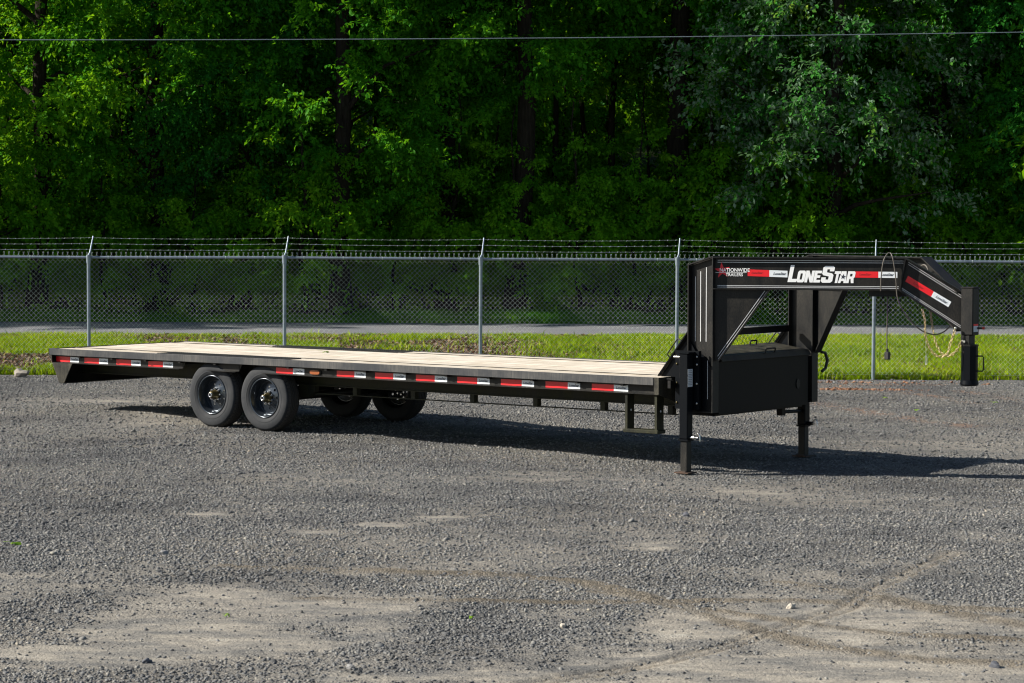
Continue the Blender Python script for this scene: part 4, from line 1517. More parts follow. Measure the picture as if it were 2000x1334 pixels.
# wheels
def make_wheel(x, y_out, sgn, name='wheel'):
    """sgn +1: the face looks to the near side (-Y)"""
    e = empty(name, (x, y_out, 0.395), TR)
    R_, rr = 0.395, 0.236
    w_ = 0.235
    def Yp(y): return y * sgn
    m_ = MB()
    prof = [(rr, 0.030), (rr + 0.012, 0.014), (rr + 0.045, 0.002), (rr + 0.085, 0.0), (rr + 0.125, 0.008), (rr + 0.150, 0.020), (R_ - 0.012, 0.034), (R_ - 0.003, 0.046)]
    full = prof + [(R_, 0.055), (R_, w_ - 0.055)] + [(r, w_ - y) for r, y in reversed(prof)]
    full = [(r, Yp(y)) for r, y in full]
    m_.lathe_y((0, 0, 0), full, 64)
    m_.lathe_y((0, 0, 0), [(rr + 0.045, Yp(0.0005)), (rr + 0.052, Yp(-0.002)), (rr + 0.059, Yp(0.0005))], 64)
    ty = m_.build('tyre', TYRE, e)
    # tread blocks and ribs stand proud of the carcass
    m_ = MB()
    ribs = [(0.062, 0.086), (0.094, 0.113), (0.122, 0.141), (0.149, 0.173)]
    for a_, b_ in ribs:
        m_.lathe_y((0, 0, 0), [(R_ - 0.001, Yp(a_)), (R_ + 0.008, Yp(a_ + 0.002)), (R_ + 0.008, Yp(b_ - 0.002)), (R_ - 0.001, Yp(b_))], 64, False)
    nb = 56
    for k in range(nb):
        a0, a1 = 2 * math.pi * (k + 0.12) / nb, 2 * math.pi * (k + 0.88) / nb
        for (ya, yb, ra, rb) in ((0.030, 0.056, R_ - 0.012, R_ + 0.008), (w_ - 0.030, w_ - 0.056, R_ - 0.012, R_ + 0.008)):
            vs_ = []
            for a in (a0, a1):
                for (r_, y_) in ((ra - 0.008, ya), (ra + 0.006, ya - 0.003 * (1 if ya < yb else -1)), (rb, yb), (rb - 0.012, yb)):
                    vs_.append((r_ * math.cos(a), Yp(y_), r_ * math.sin(a)))
            m_.face_set(vs_, [(0, 1, 5, 4), (1, 2, 6, 5), (2, 3, 7, 6), (0, 3, 2, 1), (4, 5, 6, 7), (0, 4, 7, 3)])
    o = m_.build('tread', 'tread_rubber', e)
    # rim: lip, barrel, dished centre with round hand holes
    m_ = MB()
    m_.lathe_y((0, 0, 0), [(r, Yp(y)) for r, y in [(rr + 0.004, 0.024), (rr + 0.002, 0.010), (rr - 0.008, 0.008), (rr - 0.014, 0.020), (rr - 0.018, 0.045), (rr - 0.026, 0.060), (rr - 0.030, 0.100), (rr - 0.034, 0.125)]], 64)
    m_.lathe_y((0, 0, 0), [(r, Yp(y)) for r, y in [(rr - 0.034, 0.125), (rr - 0.045, 0.128), (rr - 0.060, 0.118)]], 64)
    rm = m_.build('rim', 'rim_black', e)
    m_ = MB()
    # dished disc with 8 holes
    n8 = 8
    for k in range(n8):
        a = 2 * math.pi * (k + 0.5) / n8
        da = math.pi / n8
        outer, hole = [], []
        ro, ri, rc, rh = rr - 0.058, 0.088, 0.128, 0.0155
        def pt(rad_, an):
            yy = 0.118 - 0.018 * smooth(ro, ri, rad_) if False else 0.118 - 0.020 * float(np.clip((ro - rad_) / (ro - ri), 0, 1))
            return (rad_ * math.cos(an), Yp(yy), rad_ * math.sin(an))
        segs = 4
        for s_ in range(segs + 1):
            outer.append(pt(ro, a - da + 2 * da * s_ / segs))
        for s_ in range(segs + 1):
            outer.append(pt(ri, a + da - 2 * da * s_ / segs))
        for s_ in range(10):
            b_ = -2 * math.pi * s_ / 10
            px_, pz_ = rc * math.cos(a) + rh * math.cos(b_), rc * math.sin(a) + rh * math.sin(b_)
            hole.append(pt(math.hypot(px_, pz_), math.atan2(pz_, px_)))
        m_.prism(outer, (0, Yp(0.004), 0), [hole])
    m_.lathe_y((0, 0, 0), [(0.088, Yp(0.098)), (0.070, Yp(0.092)), (0.050, Yp(0.092))], 32)
    m_.build('disc', 'rim_black', rm)
    m_ = MB()
    m_.lathe_y((0, 0, 0), [(0.062, Yp(0.092)), (0.060, Yp(0.06)), (0.052, Yp(0.054)), (0.047, Yp(0.02)), (0.042, Yp(-0.004)), (0.034, Yp(-0.012)), (0.024, Yp(-0.012))], 28)
    hb = m_.build('hub', 'hub_greasy', e)
    m_ = MB()
    m_.lathe_y((0, 0, 0), [(0.032, Yp(-0.011)), (0.032, Yp(-0.018)), (0.026, Yp(-0.022)), (0.017, Yp(-0.022)), (0.017, Yp(-0.012))], 24)
    m_.build('cap_ring', 'chrome', hb)
    m_ = MB()
    m_.lathe_y((0, 0, 0), [(0.017, Yp(-0.0125)), (0.0001, Yp(-0.0125))], 16)
    m_.build('cap_plug', 'dark_hole', hb)
    nut = None
    for k in range(8):
        a = 2 * math.pi * k / 8
        if nut is None:
            m_ = MB()
            m_.cyl((0, Yp(0.096), 0), (0, Yp(0.068), 0), 0.0135, 6)
            m_.cyl((0, Yp(0.0675), 0), (0, Yp(0.050), 0), 0.0075, 8)
            nut = m_.build('lug_nut', 'chrome', e)
            o = nut
        else:
            o = bpy.data.objects.new('lug_nut', nut.data); link(o, e)
        o.location = (0.074 * math.cos(a), 0, 0.074 * math.sin(a))
    return e


w0 = make_wheel(2.86, 0.06, 1)
w1 = copy_tree(w0, TR); w1.location.x = 3.735
w1.rotation_euler = (0, 0.35, 0)
w2 = make_wheel(3.06, W_ + 0.0, -1)
w3 = copy_tree(w2, TR); w3.location.x = 3.95
w3.rotation_euler = (0, 0.6, 0)

# uprights of the neck
for side in (0, 1):
    def Y2(y, s=side):
        return y if s == 0 else W_ - y
    m_ = MB()
    ya, yb = sorted((Y2(0.15), Y2(0.27)))
    m_.box(9.755, 9.767, ya, yb, 0.53, 2.046)
    m_.box(10.058, 10.070, ya, yb, 0.53, 2.137)
    y0 = Y2(0.206) if side == 0 else Y2(0.214)
    m_.prism([(9.7675, y0, 0.53), (10.0575, y0, 0.53), (10.0575, y0, 2.128), (9.7675, y0, 2.043)], (0, 0.008, 0))
    m_.prism([(9.755, ya, 2.0465), (10.070, ya, 2.1375), (10.070, ya, 2.150), (9.755, ya, 2.059)], (0, yb - ya, 0))
    m_.box(9.755, 10.07, ya, yb, 0.518, 0.5295)
    up = m_.build('upright', PAINT, TR)
    if side == 0:
        for x in (9.818, 9.883, 9.953):
            zt = {9.818: 1.931, 9.883: 1.985, 9.953: 2.028}[x]
            m_ = MB(); m_.box(x - 0.0035, x + 0.0035, 0.2045, 0.2058, 1.255, zt); m_.build('pinstripe', 'pinstripe_silver', up)
        m_ = MB(); m_.box(9.9915, 9.9965, 0.1735, 0.1745, 0.66, 1.06); m_.build('pinstripe', 'pinstripe_silver', up)
    # dark plate added low on the web, outlined like the jack's cast shadow
    yc = Y2(0.175) if side == 0 else Y2(0.183)
    m_ = MB()
    m_.prism([(9.768, yc, 0.53), (10.057, yc, 0.53), (10.057, yc, 0.96), (9.93, yc, 1.12), (9.85, yc, 1.14), (9.768, yc, 1.26)], (0, 0.008, 0))
    m_.build('shade_plate', PAINT_CLEAN, TR)
    # plate between deck and upright with a lit edge flange
    yg = Y2(0.226) if side == 0 else Y2(0.234)
    m_ = MB()
    m_.prism([(9.37, yg, 0.8715), (9.7545, yg, 0.8715), (9.7545, yg, 1.36)], (0, 0.008, 0))
    ye = Y2(0.23)
    m_.prism([(9.36, ye - 0.04, 0.873), (9.7545, ye - 0.04, 1.372), (9.744, ye - 0.04, 1.380), (9.349, ye - 0.04, 0.881)], (0, 0.08, 0))
    m_.build('deck_gusset', PAINT_CLEAN, TR)
    m_ = MB()
    hy = ye
    m_.tube([(9.50, hy, 1.055), (9.452, hy, 1.098), (9.455, hy, 1.118), (9.575, hy, 1.270), (9.592, hy, 1.275), (9.645, hy, 1.235)], 0.007, 7)
    m_.build('grab_handle', P, TR)
    # bolted jack plate
    yp = Y2(0.098) if side == 0 else Y2(0.108)
    m_ = MB()
    m_.box(9.640, 9.935, yp, yp + 0.010, 0.55, 1.16)
    for x in (9.655, 9.928):
        a_, b_ = sorted((yp + 0.0105 if side == 0 else yp - 0.0005, Y2(0.149)))
        m_.box(x - 0.005, x + 0.005, a_, b_, 0.55, 1.16)
    jp = m_.build('jack_plate', PAINT_CLEAN, TR)
    for x in (9.662, 9.912):
        for z in (1.10, 1.02, 0.82, 0.615):
            m_ = MB()
            m_.ball((x, Y2(0.094), z), 0.0125, 6, 0.6)
            m_.build('bolt', 'hub_greasy' if x < 9.7 else 'zinc', jp)

# landing jacks
def landing_jack(side):
    s_ = 1 if side == 0 else -1
    yc = 0.035 if side == 0 else W_ - 0.035
    e = empty('landing_jack', (9.82, yc, 0), TR)
    m_ = MB(); m_.bevbox(-0.052, 0.052, -0.052, 0.052, 0.245, 1.135, 0.008)
    m_.box(-0.058, 0.058, -0.058, 0.058, 0.225, 0.2445)
    m_.build('outer_tube', PAINT_CLEAN, e)
    m_ = MB(); m_.bevbox(-0.043, 0.043, -0.043, 0.043, -0.098, 0.2246, 0.006)
    for k in range(4):
        z = -0.05 + 0.06 * k
        m_.mat(1).box(-0.0436, -0.0432, -0.008, 0.008, z, z + 0.016).mat(0)
    m_.build('inner_leg', [PAINT, 'dark_hole'], e)
    m_ = MB(); m_.bevbox(-0.095, 0.085, -0.085, 0.085, -0.112, -0.0985, 0.003)
    m_.prism([(-0.043, -0.044, -0.098), (0.043, -0.044, -0.098), (0.043, -0.075, -0.098), (-0.043, -0.075, -0.098)], (0, 0, 0.012))
    m_.build('foot_plate', 'rust_steel', e)
    m_ = MB()
    m_.box(-0.078, 0.070, -0.062, 0.062, 1.136, 1.150)
    m_.prism([(-0.078, -0.03, 1.1355), (-0.0525, -0.03, 1.1355), (-0.0525, -0.03, 1.05)], (0, 0.06, 0))
    m_.build('gear_cap', PAINT_CLEAN, e)
    if side == 0:
        m_ = MB(); m_.cyl((-0.0525, -0.0, 1.095), (-0.150, 0.0, 1.095), 0.0135, 10); m_.build('crank_stub', 'zinc', e)
        m_ = MB(); m_.box(0.0525, 0.0535, -0.046, 0.040, 0.79, 0.975)
        for k in range(9):
            m_.mat(1).box(0.0536, 0.0538, -0.038, 0.030, 0.81 + 0.018 * k, 0.814 + 0.018 * k).mat(0)
        m_.build('sticker', ['sticker', 'letter_black'], e)
    m_ = MB()
    m_.cyl((0.0525, 0, 0.262), (0.115, 0, 0.262), 0.021, 14)
    m_.build('pin_housing', 'chrome' if side == 0 else PAINT_CLEAN, e)
    m_ = MB()
    m_.cyl((0.1155, 0, 0.262), (0.150, 0, 0.262), 0.008, 8)
    arc = [(0.150 + 0.022 * math.sin(a), 0, 0.262 + 0.022 - 0.022 * math.cos(a) + 0.0) for a in [math.pi * k / 8 for k in range(9)]]
    m_.tube([(0.132, 0, 0.262), (0.134, 0, 0.296), (0.146, 0, 0.306), (0.163, 0, 0.303), (0.172, 0, 0.285), (0.174, 0, 0.225)], 0.0065, 8)
    m_.build('pull_pin', 'chrome', e)
    return e


landing_jack(0)
landing_jack(1)
m_ = MB()
m_.cyl((9.82, 0.09, 1.09), (9.82, 0.145, 1.09), 0.016, 8)
m_.box(9.785, 9.855, 1.86, 1.93, 0.375, 0.517)
m_.cyl((9.82, 1.93, 0.41), (9.82, 2.31, 0.40), 0.020, 10)
m_.tube([(9.80, 1.5, 0.50), (9.80, 1.82, 0.497), (9.80, 1.95, 0.515)], 0.008, 6)
m_.build('crank_shaft', PAINT_CLEAN, TR)
m_ = MB()
m_.box(9.60, 9.98, 0.33, 2.07, 0.470, 0.488)
m_.build('floor_brace', PAINT_CLEAN, TR)

# tool box between the uprights
TB = empty('tool_box', (0, 0, 0), TR)
m_ = MB()
m_.box(9.62, 10.045, 0.312, 2.088, 0.495, 1.045)
m_.build('box_body', PAINT_CLEAN, TB)
m_ = MB()
m_.prism([(9.60, 0.314, 1.165), (10.050, 0.314, 1.100), (10.084, 0.314, 1.046), (10.078, 0.314, 1.042), (10.046, 0.314, 1.091), (9.60, 0.314, 1.157)], (0, 1.772, 0))
lid = m_.build('lid', PAINT_DUSTY, TB)
m_ = MB(); m_.box(9.605, 9.62, 0.312, 2.088, 1.0455, 1.155); m_.build('back_panel', PAINT_CLEAN, TB)
for (y0, x0, z0, yw) in ((1.19, 10.055, 1.10, 0.19), (1.50, 9.66, 1.160, 0.13)):
    m_ = MB()
    m_.tube([(x0, y0, z0), (x0 + 0.01, y0, z0 + 0.040), (x0 + 0.01, y0 + 0.01, z0 + 0.046), (x0 + 0.01, y0 + yw - 0.01, z0 + 0.046), (x0 + 0.01, y0 + yw, z0 + 0.040), (x0, y0 + yw, z0)], 0.009, 6)
    m_.build('handle', P, lid)
m_ = MB()
m_.prism([(10.0475, 1.87 + 0.035 * math.cos(a), 0.735 + 0.055 * math.sin(a)) for a in [2 * math.pi * k / 16 for k in range(16)]], (0.006, 0, 0))
m_.build('latch', PAINT, TB)
m_ = MB(); m_.box(9.756, 9.80, 0.312, 2.088, 1.290, 1.360); m_.build('cross_tube', PAINT_CLEAN, TR)
m_ = MB()
m_.tube([(10.05, 2.36, 1.06), (10.06, 2.42, 1.05), (10.07, 2.455, 0.97), (10.06, 2.43, 0.88), (10.05, 2.37, 0.845)], 0.017, 8)
m_.build('conduit', 'rubber_black', TR)

# the two converging neck beams
A0 = Vector((10.071, 0.15, 0))
T0 = Vector((2.29, 0.98, 0)).normalized()
N0 = Vector((-T0.y, T0.x, 0))


def neck(side):
    def Q(s_, e_, z):
        p = A0 + T0 * s_ + N0 * e_
        if side:
            p.y = W_ - p.y
        return (p.x, p.y, z)
    FW, tf = (0.100, 0.013) if side == 0 else (0.135, 0.013)

    def bar(m_, s0, z0, s1, z1, e0, e1, th0, th1=None, sb0=None, sb1=None):
        """slab running (s0,z0)->(s1,z1) with thickness th in z, ends cut at sb*"""
        pts = [Q(s0, e0, z0), Q(s1, e0, z1), Q(s1 if sb1 is None else sb1, e0, z1 - th0), Q(s0 if sb0 is None else sb0, e0, z0 - th0)]
        d_ = Vector(Q(0, e1, 0)) - Vector(Q(0, e0, 0))
        m_.prism(pts, d_)
    m_ = MB()
    bar(m_, 0.0, 2.140, 1.973, 2.140, 0, FW, tf)
    bar(m_, 0.0, 1.816, 1.915, 1.816, 0, FW, tf)
    m_.prism([Q(0, 0.045, 2.1265), Q(1.970, 0.045, 2.1265), Q(1.917, 0.045, 1.8165), Q(0, 0.045, 1.8165)], Vector(Q(0, 0.053, 0)) - Vector(Q(0, 0.045, 0)))
    nb = m_.build('neck_beam', PAINT, TR)
    m_ = MB()
    bar(m_, 1.9735, 2.140, 2.560, 1.795, 0, FW, 0.016)
    bar(m_, 1.9155, 1.816, 2.545, 1.412, 0, FW, 0.016)
    m_.prism([Q(1.9715, 0.045, 2.1235), Q(2.56, 0.045, 1.7785), Q(2.556, 0.045, 1.4065), Q(1.918, 0.045, 1.8165)], Vector(Q(0, 0.053, 0)) - Vector(Q(0, 0.045, 0)))
    m_.prism([Q(1.966, 0.001, 2.125), Q(1.980, 0.001, 2.125), Q(1.926, 0.001, 1.818), Q(1.912, 0.001, 1.818)], Vector(Q(0, 0.044, 0)) - Vector(Q(0, 0.001, 0)))
    nd = m_.build('neck_drop', PAINT, TR)
    # triangular gusset with a flanged, pinstriped edge
    m_ = MB()
    m_.prism([Q(0.0, 0.045, 1.8025), Q(0.575, 0.045, 1.8025), Q(0.05, 0.045, 1.07), Q(0.0, 0.045, 1.07)], Vector(Q(0, 0.052, 0)) - Vector(Q(0, 0.045, 0)))
    m_.prism([Q(0.576, 0.010, 1.8025), Q(0.590, 0.010, 1.8025), Q(0.064, 0.010, 1.062), Q(0.050, 0.010, 1.062)], Vector(Q(0, 0.088, 0)) - Vector(Q(0, 0.010, 0)))
    gs = m_.build('neck_gusset', PAINT, TR)
    return Q, nb, nd, gs


Qn, NB, ND, GS = neck(0)
Qf, NBf, NDf, GSf = neck(1)


def webpoly(pts, material, name, parent, e_=0.0438, th=0.0010, holes=()):
    m_ = MB()
    m_.prism([Qn(s_, e_, z) for s_, z in pts], Vector(Qn(0, e_ + th, 0)) - Vector(Qn(0, e_, 0)), [[Qn(s_, e_, z) for s_, z in h] for h in holes])
    return m_.build(name, material, parent)


def lin(a, b, u):
    return a + (b - a) * u


for (z, s1) in ((2.104, 1.955), (2.083, 1.95), (1.842, 1.905), (1.826, 1.902)):
    webpoly([(0.04, z - 0.0028), (s1, z - 0.0028), (s1, z + 0.0028), (0.04, z + 0.0028)], 'pinstripe_silver', 'pinstripe', NB)
for (za, zb, sa, sb) in ((2.092, 1.752, 2.000, 2.545), (2.070, 1.732, 2.000, 2.542), (1.830, 1.452, 1.935, 2.53), (1.812, 1.434, 1.938, 2.53)):
    webpoly([(sa, za - 0.003), (sb, zb - 0.003), (sb, zb + 0.003), (sa, za + 0.003)], 'pinstripe_silver', 'pinstripe', ND)
for o_ in (0.0, 0.030):
    m_ = MB()
    m_.prism([Qn(0.560 - o_, 0.0445, 1.79), Qn(0.568 - o_, 0.0445, 1.79), Qn(0.054 - o_ * 0.2, 0.0445, 1.078 + o_ * 1.0), Qn(0.047 - o_ * 0.2, 0.0445, 1.078 + o_ * 1.0)], Vector(Qn(0, 0.0, 0)) * 0 + N0 * -0.0006)
    m_.build('pinstripe', 'pinstripe_silver', GS)


def neck_tape(quad, mid, parent, txt=True):
    (s0, t0, b0), (s1, t1, b1) = quad
    u = mid
    sm, tm, bm_ = lin(s0, s1, u), lin(t0, t1, u), lin(b0, b1, u)
    webpoly([(s0, b0), (sm, bm_), (sm, tm), (s0, t0)], 'tape_red', 'red_tape', parent)
    w_ = webpoly([(sm, bm_), (s1, b1), (s1, t1), (sm, tm)], 'tape_white', 'white_tape', parent)
    return w_, sm


def neck_text(s_, z, body, size, material, parent, dirv=(1, 0), shear=0.3, bold=0.0, sx=1.0, e_=0.0430, align='CENTER'):
    ux = T0 * dirv[0] + Vector((0, 0, dirv[1]))
    uz = T0 * (-dirv[1]) + Vector((0, 0, dirv[0]))
    return text_mesh('lettering', body, size, material, parent, plane_M(Vector(Qn(s_, e_, z)), ux, uz), shear, bold, sx, align)


w_, sm = neck_tape(((0.355, 2.010, 1.942), (0.768, 1.998, 1.930)), 0.545, NB)
neck_text(0.685, 1.966, 'LoneStar', 0.036, 'letter_black', w_, shear=0.3, bold=0.0006)
neck_text(0.45, 1.975, 'LoneStar', 0.032, 'decal_dark_red', NB, shear=0.3, e_=0.0430)
w_, sm = neck_tape(((1.463, 1.996, 1.933), (1.890, 1.993, 1.931)), 0.55, NB)
neck_text(1.785, 1.963, 'LoneStar', 0.036, 'letter_black', w_, shear=0.3, bold=0.0006)
neck_text(1.56, 1.965, 'LoneStar', 0.032, 'decal_dark_red', NB, shear=0.3)
dx_, dz_ = 2.434 - 1.998, 1.691 - 1.952
dn_ = math.hypot(dx_, dz_)
dxn, dzn = dx_ / dn_, dz_ / dn_
c0, c1, c2, c3 = (1.998, 1.955), (2.434, 1.694), (2.405, 1.640), (1.970, 1.898)
mt, mb_ = (2.258, 1.798), (2.230, 1.744)
webpoly([c3, mb_, mt, c0], 'tape_red', 'red_tape', ND)
w_ = webpoly([mb_, c2, c1, mt], 'tape_white', 'white_tape', ND)
neck_text(2.335, 1.715, 'LoneStar', 0.036, 'letter_black', w_, (dxn, dzn), 0.3, 0.0006)
neck_text(2.10, 1.855, 'LoneStar', 0.032, 'decal_dark_red', ND, (dxn, dzn), 0.3)

# dealer logo: five pointed star and two lines of lettering
star = []
cs, cz = 0.088, 1.998
for k in range(10):
    a = math.radians(96 + 36 * k)
    r = 0.088 if k % 2 == 0 else 0.032
    star.append((cs + r * math.cos(a), cz + r * math.sin(a)))
webpoly(star, 'decal_red', 'star_emblem', NB)
neck_text(0.061, 2.001, 'NATIONWIDE', 0.052, 'letter_white', NB, shear=0.0, bold=0.0007, sx=0.94, e_=0.0422, align='LEFT')
neck_text(0.126, 1.953, 'TRAILERS', 0.044, 'letter_white', NB, shear=0.0, bold=0.0005, sx=0.98, e_=0.0422, align='LEFT')
webpoly([(0.019, 1.9745), (0.345, 1.9745), (0.345, 1.9780), (0.019, 1.9780)], 'letter_white', 'lettering_rule', NB, e_=0.0428)

# maker's lettering: blocky slanted capitals with small capitals
def glyph(ch):
    if ch == 'L':
        return 0.55, [(0, 0), (.55, 0), (.55, .19), (.24, .19), (.24, 1), (0, 1)], []
    if ch == 'O':
        return 0.74, [(.12, 0), (.62, 0), (.74, .12), (.74, .88), (.62, 1), (.12, 1), (0, .88), (0, .12)], [[(.27, .24), (.27, .76), (.47, .76), (.47, .24)]]
    if ch == 'N':
        return 0.78, [(0, 0), (.25, 0), (.25, .52), (.50, 0), (.78, 0), (.78, 1), (.53, 1), (.53, .48), (.28, 1), (0, 1)], []
    if ch == 'E':
        return 0.66, [(0, 0), (.66, 0), (.66, .22), (.27, .22), (.27, .39), (.58, .39), (.58, .61), (.27, .61), (.27, .78), (.66, .78), (.66, 1), (0, 1)], []
    if ch == 'S':
        return 0.62, [(.10, 0), (.52, 0), (.62, .09), (.62, .46), (.53, .56), (.24, .62), (.24, .80), (.38, .80), (.38, .68), (.62, .68), (.62, .91), (.52, 1), (.10, 1), (0, .91), (0, .53), (.09, .44),
                      (.38, .38), (.38, .19), (.24, .19), (.24, .32), (0, .32), (0, .09)], []
    if ch == 'T':
        return 0.66, [(.20, 0), (.46, 0), (.46, .77), (.66, .77), (.66, 1), (0, 1), (0, .77), (.20, .77)], []
    if ch == 'A':
        return 0.80, [(0, 0), (.26, 0), (.29, .17), (.51, .17), (.54, 0), (.80, 0), (.62, 1), (.18, 1)], []
    if ch == 'R':
        return 0.76, [(0, 0), (.26, 0), (.26, .36), (.38, .36), (.49, 0), (.76, 0), (.66, .40), (.76, .50), (.76, .89), (.65, 1), (0, 1)], [[(.26, .56), (.26, .78), (.49, .78), (.49, .56)]]


placements = [('L', 0.768, 1.882, 0.175, 0.090), ('O', 0.858, 1.880, 0.121, 0.080), ('N', 0.940, 1.880, 0.121, 0.088), ('E', 1.031, 1.880, 0.121, 0.070), ('S', 1.107, 1.878, 0.172, 0.118),
              ('T', 1.234, 1.876, 0.121, 0.064), ('A', 1.284, 1.876, 0.121, 0.086), ('R', 1.368, 1.876, 0.121, 0.078)]
for ch, s0, z0, hgt, wid in placements:
    gw, out, holes = glyph(ch)
    ky = hgt
    kx = wid / gw
    sl = 0.20 * hgt
    f_ = lambda p: (s0 + p[0] * kx + p[1] * sl, z0 + p[1] * ky)
    webpoly([f_(p) for p in out], 'letter_white', 'letter', NB, e_=0.0428, th=0.0018, holes=[[f_(p) for p in h] for h in holes])
st2_ = []
for k in range(10):
    a = math.radians(80 + 36 * k)
    r = 0.030 if k % 2 == 0 else 0.012
    st2_.append((1.340 + r * math.cos(a), 1.940 + r * math.sin(a)))
webpoly(st2_, 'letter_black', 'star_emblem', NB, e_=0.0416, th=0.0006)

# cross plates joining the neck beams, and coupler
m_ = MB()
for (s0, s1, z0, z1) in ((1.60, 1.90, 1.74, 1.802),):
    pa, pb = Qn(s0, 0.075, 0), Qn(s1, 0.075, 0)
    qa, qb = Qf(s0, 0.075, 0), Qf(s1, 0.075, 0)
    m_.prism([(*pa[:2], z0), (*pb[:2], z0), (*qb[:2], z0), (*qa[:2], z0)], (0, 0, z1 - z0))
pa, qa = Qn(1.2, 0.083, 0), Qf(1.2, 0.083, 0)
m_.box(pa[0] - 0.05, pa[0] + 0.05, pa[1], qa[1], 1.99, 2.10)
m_.build('neck_cross_plate', PAINT, TR)

CX, CY = 12.475, 1.20
m_ = MB()
m_.bevbox(CX - 0.068, CX + 0.068, CY - 0.068, CY + 0.068, 1.362, 1.838, 0.008)
m_.box(CX - 0.074, CX + 0.074, CY - 0.074, CY + 0.074, 1.8385, 1.848)
ct = m_.build('coupler_tube', PAINT, TR)
m_ = MB(); m_.box(CX + 0.0685, CX + 0.0695, CY - 0.052, CY + 0.045, 1.395, 1.455)
m_.mat(1).box(CX + 0.0685, CX + 0.0696, CY - 0.052, CY + 0.045, 1.4555, 1.475)
m_.build('warning_sticker', ['sticker', 'tape_red'], ct)
m_ = MB()
m_.cyl((CX + 0.0685, CY + 0.03, 1.432), (CX + 0.12, CY + 0.04, 1.432), 0.010, 8)
m_.build('set_screw', P, ct)
m_ = MB(); m_.cyl((CX + 0.1205, CY + 0.04, 1.432), (CX + 0.142, CY + 0.042, 1.434), 0.014, 8); m_.build('knob', 'knob_red', ct)
m_ = MB()
m_.bevbox(CX - 0.072, CX + 0.03, CY - 0.058, CY + 0.058, 1.262, 1.3615, 0.006)
m_.build('inner_post', PAINT, TR)
CP = empty('coupler', (CX, CY, 0), TR)


def octa(r, z0, z1, r2=None, n=8):
    m_ = MB()
    r2 = r2 or r
    a0 = math.radians(22.5 + 8)
    vs_ = [(rr_ * math.cos(a0 + 2 * math.pi * k / n), rr_ * math.sin(a0 + 2 * math.pi * k / n), z) for rr_, z in ((r, z0), (r2, z1)) for k in range(n)]
    m_.face_set(vs_, [tuple(reversed(range(n))), tuple(range(n, 2 * n))] + [(k, (k + 1) % n, n + (k + 1) % n, n + k) for k in range(n)])
    return m_


octa(0.083, 0.905, 1.250).build('body', PAINT_CLEAN, CP)
m_ = octa(0.090, 1.2505, 1.266)
m_.build('collar', PAINT, CP)
m_ = MB(); m_.cyl((0, 0, 0.865), (0, 0, 0.9045), 0.094, 24, 0.088); m_.cyl((0, 0, 0.850), (0, 0, 0.8645), 0.080, 24, 0.092); m_.build('base_ring', PAINT_CLEAN, CP)
m_ = MB()
m_.tube([(0.075, 0.02, 1.150), (0.125, 0.03, 1.152), (0.138, 0.035, 1.140), (0.140, 0.035, 1.015), (0.128, 0.03, 1.000), (0.075, 0.02, 1.000)], 0.007, 8)
m_.build('release_handle', P, CP)
m_ = MB(); m_.cyl((-0.03, -0.078, 1.19), (-0.03, -0.0835, 1.19), 0.010, 10); m_.build('pin_hole', 'dark_hole', CP)
m_ = MB(); m_.cyl((-0.02, -0.058, 1.298), (-0.02, -0.082, 1.298), 0.012, 6); m_.cyl((-0.045, -0.058, 1.305), (-0.045, -0.075, 1.305), 0.009, 6); m_.build('set_bolts', 'zinc', CP)

# safety chains: real links
def link_mesh():
    m_ = MB()
    pts = []
    for k in range(16):
        a = 2 * math.pi * k / 16
        pts.append(((0.0085 * math.cos(a)) + math.copysign(0.0115, math.cos(a)) * (abs(math.cos(a)) > 1e-6), 0.0105 * math.sin(a), 0))
    pts.append(pts[0]); pts.append(pts[1])
    m_.tube(pts, 0.0042, 5)
    o = m_.build('link', 'chain_gold')
    me = o.data
    bpy.data.objects.remove(o)
    return me


LM = link_mesh()


def chain(ctrl, name='safety_chain'):
    e = empty(name, ctrl[0], TR)
    pts = [Vector(p) for p in ctrl]
    dense = []
    for i_ in range(len(pts) - 1):
        p0, p1, p2, p3 = pts[max(i_ - 1, 0)], pts[i_], pts[i_ + 1], pts[min(i_ + 2, len(pts) - 1)]
        for k in range(20):
            u = k / 20
            dense.append(0.5 * ((2 * p1) + (p2 - p0) * u + (2 * p0 - 5 * p1 + 4 * p2 - p3) * u * u + (3 * p1 - p0 - 3 * p2 + p3) * u ** 3))
    step, acc, out = 0.0285, 0.0, [dense[0]]
    for a_, b_ in zip(dense[:-1], dense[1:]):
        acc += (b_ - a_).length
        if acc >= step:
            out.append(b_); acc = 0.0
    for k in range(len(out) - 1):
        a_, b_ = out[k], out[k + 1]
        d_ = (b_ - a_).normalized()
        q = d_.to_track_quat('X', 'Z')
        o = bpy.data.objects.new('link', LM)
        link(o, e)
        o.location = (a_ + b_) / 2 - Vector(ctrl[0])
        o.rotation_mode = 'QUATERNION'
        o.rotation_quaternion = q @ Matrix.Rotation(math.pi / 2 * (k % 2) + 0.3, 3, 'X').to_quaternion()
    return e


chain([(12.045, 1.00, 1.615), (12.075, 1.00, 1.50), (12.085, 1.00, 1.34), (12.15, 1.00, 1.20), (12.235, 1.0, 1.145), (12.315, 1.02, 1.17), (12.345, 1.05, 1.30), (12.375, 1.08, 1.42)])
chain([(12.02, 1.20, 1.63), (12.05, 1.20, 1.45), (12.10, 1.18, 1.28), (12.18, 1.16, 1.17), (12.28, 1.15, 1.15), (12.37, 1.15, 1.22), (12.41, 1.15, 1.31)])
m_ = MB(); m_.ball((12.378, 1.08, 1.432), 0.014, 8); m_.build('chain_bolt', 'zinc', TR)
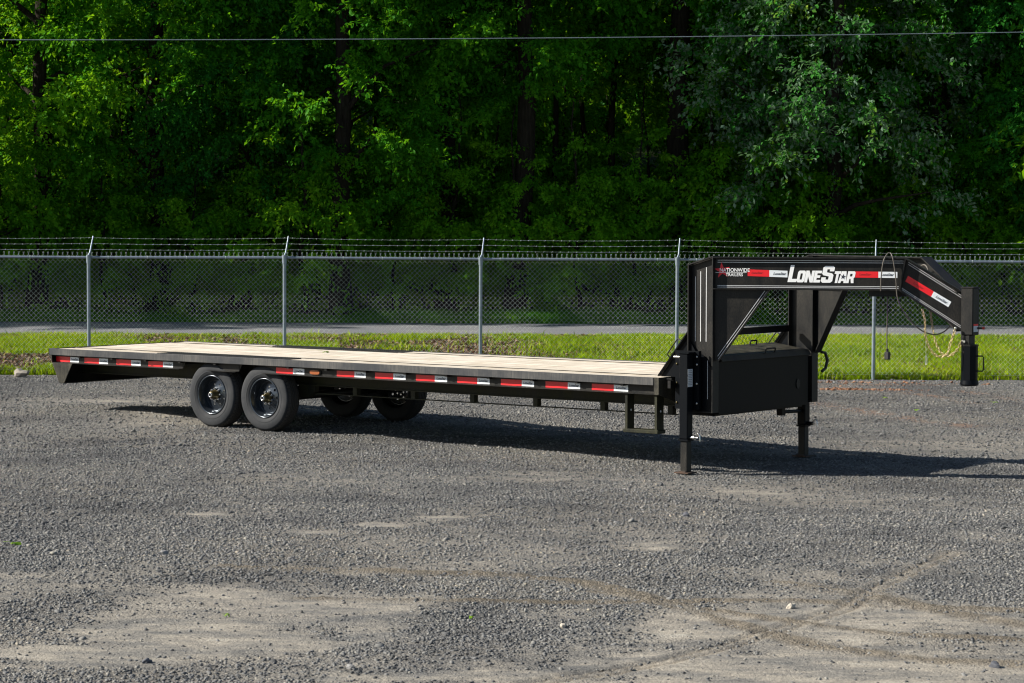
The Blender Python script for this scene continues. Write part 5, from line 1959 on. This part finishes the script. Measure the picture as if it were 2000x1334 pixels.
# breakaway cable with its clip
m_ = MB()
m_.tube([(12.085, 1.00, 1.30), (12.09, 1.00, 1.15)], 0.002, 4)
m_.tube([(12.09, 1.0, 1.15), (12.083, 1.0, 1.13), (12.083, 1.0, 1.07), (12.092, 1.0, 1.055), (12.102, 1.0, 1.07), (12.102, 1.0, 1.13), (12.09, 1.0, 1.15)], 0.005, 6)
m_.build('breakaway_clip', 'zinc', TR)

# wiring: cable looped over the neck beam, and the hanging plug
lp = [Qn(1.73, -0.020, 1.80), Qn(1.735, -0.022, 1.95), Qn(1.755, -0.020, 2.10), Qn(1.79, 0.01, 2.175), Qn(1.82, 0.02, 2.185), Qn(1.845, -0.01, 2.145), Qn(1.865, -0.022, 2.05), Qn(1.885, -0.022, 1.90),
      Qn(1.895, -0.020, 1.76), Qn(1.935, -0.02, 1.64), Qn(2.03, 0.0, 1.50), Qn(2.15, 0.03, 1.395), Qn(2.27, 0.08, 1.36), Qn(2.36, 0.12, 1.39), Qn(2.43, 0.15, 1.46), Qn(2.47, 0.15, 1.50)]


def catmull(pts, k_=8):
    pts = [Vector(p) for p in pts]
    out = []
    for i_ in range(len(pts) - 1):
        p0, p1, p2, p3 = pts[max(i_ - 1, 0)], pts[i_], pts[i_ + 1], pts[min(i_ + 2, len(pts) - 1)]
        for k in range(k_):
            u = k / k_
            out.append(0.5 * ((2 * p1) + (p2 - p0) * u + (2 * p0 - 5 * p1 + 4 * p2 - p3) * u * u + (3 * p1 - p0 - 3 * p2 + p3) * u ** 3))
    return out + [pts[-1]]


m_ = MB(); m_.tube(catmull(lp), 0.0062, 8); m_.build('looped_cable', 'cable_grey', TR)
pa = Qn(1.78, 0.12, 1.74)
m_ = MB(); m_.tube(catmull([pa, (pa[0] + 0.004, pa[1], 1.55), (pa[0], pa[1], 1.35), (pa[0] + 0.004, pa[1], 1.20)]), 0.0065, 8)
cbl = m_.build('plug_cable', 'cable_grey', TR)
m_ = MB()
m_.cyl((pa[0] + 0.004, pa[1], 1.205), (pa[0] + 0.006, pa[1], 1.175), 0.014, 10)
m_.bevbox(pa[0] - 0.018, pa[0] + 0.034, pa[1] - 0.022, pa[1] + 0.022, 1.095, 1.1745, 0.006)
m_.build('plug', 'rubber_black', cbl)
m_ = MB()
m_.tube(catmull([Qf(1.97, 0.16, 2.02), Qf(2.03, 0.15, 2.06), Qf(2.09, 0.15, 2.04), Qf(2.13, 0.15, 1.97)]), 0.008, 8)
m_.tube(catmull([Qf(2.02, 0.20, 2.00), Qf(2.08, 0.2, 2.02), Qf(2.14, 0.22, 1.97), Qf(2.16, 0.24, 1.90)]), 0.008, 8)
m_.build('breakaway_wiring', 'cable_grey', TR)

# a leaf dropped on the planks
bpy.context.view_layer.update()
wp = TR.matrix_world @ Vector((3.43, 1.50, 0.874))
lone_leaf(wp.x, wp.y, wp.z, 0.15, 0.6, 'green leaf lying on the bare planks of the trailer deck')
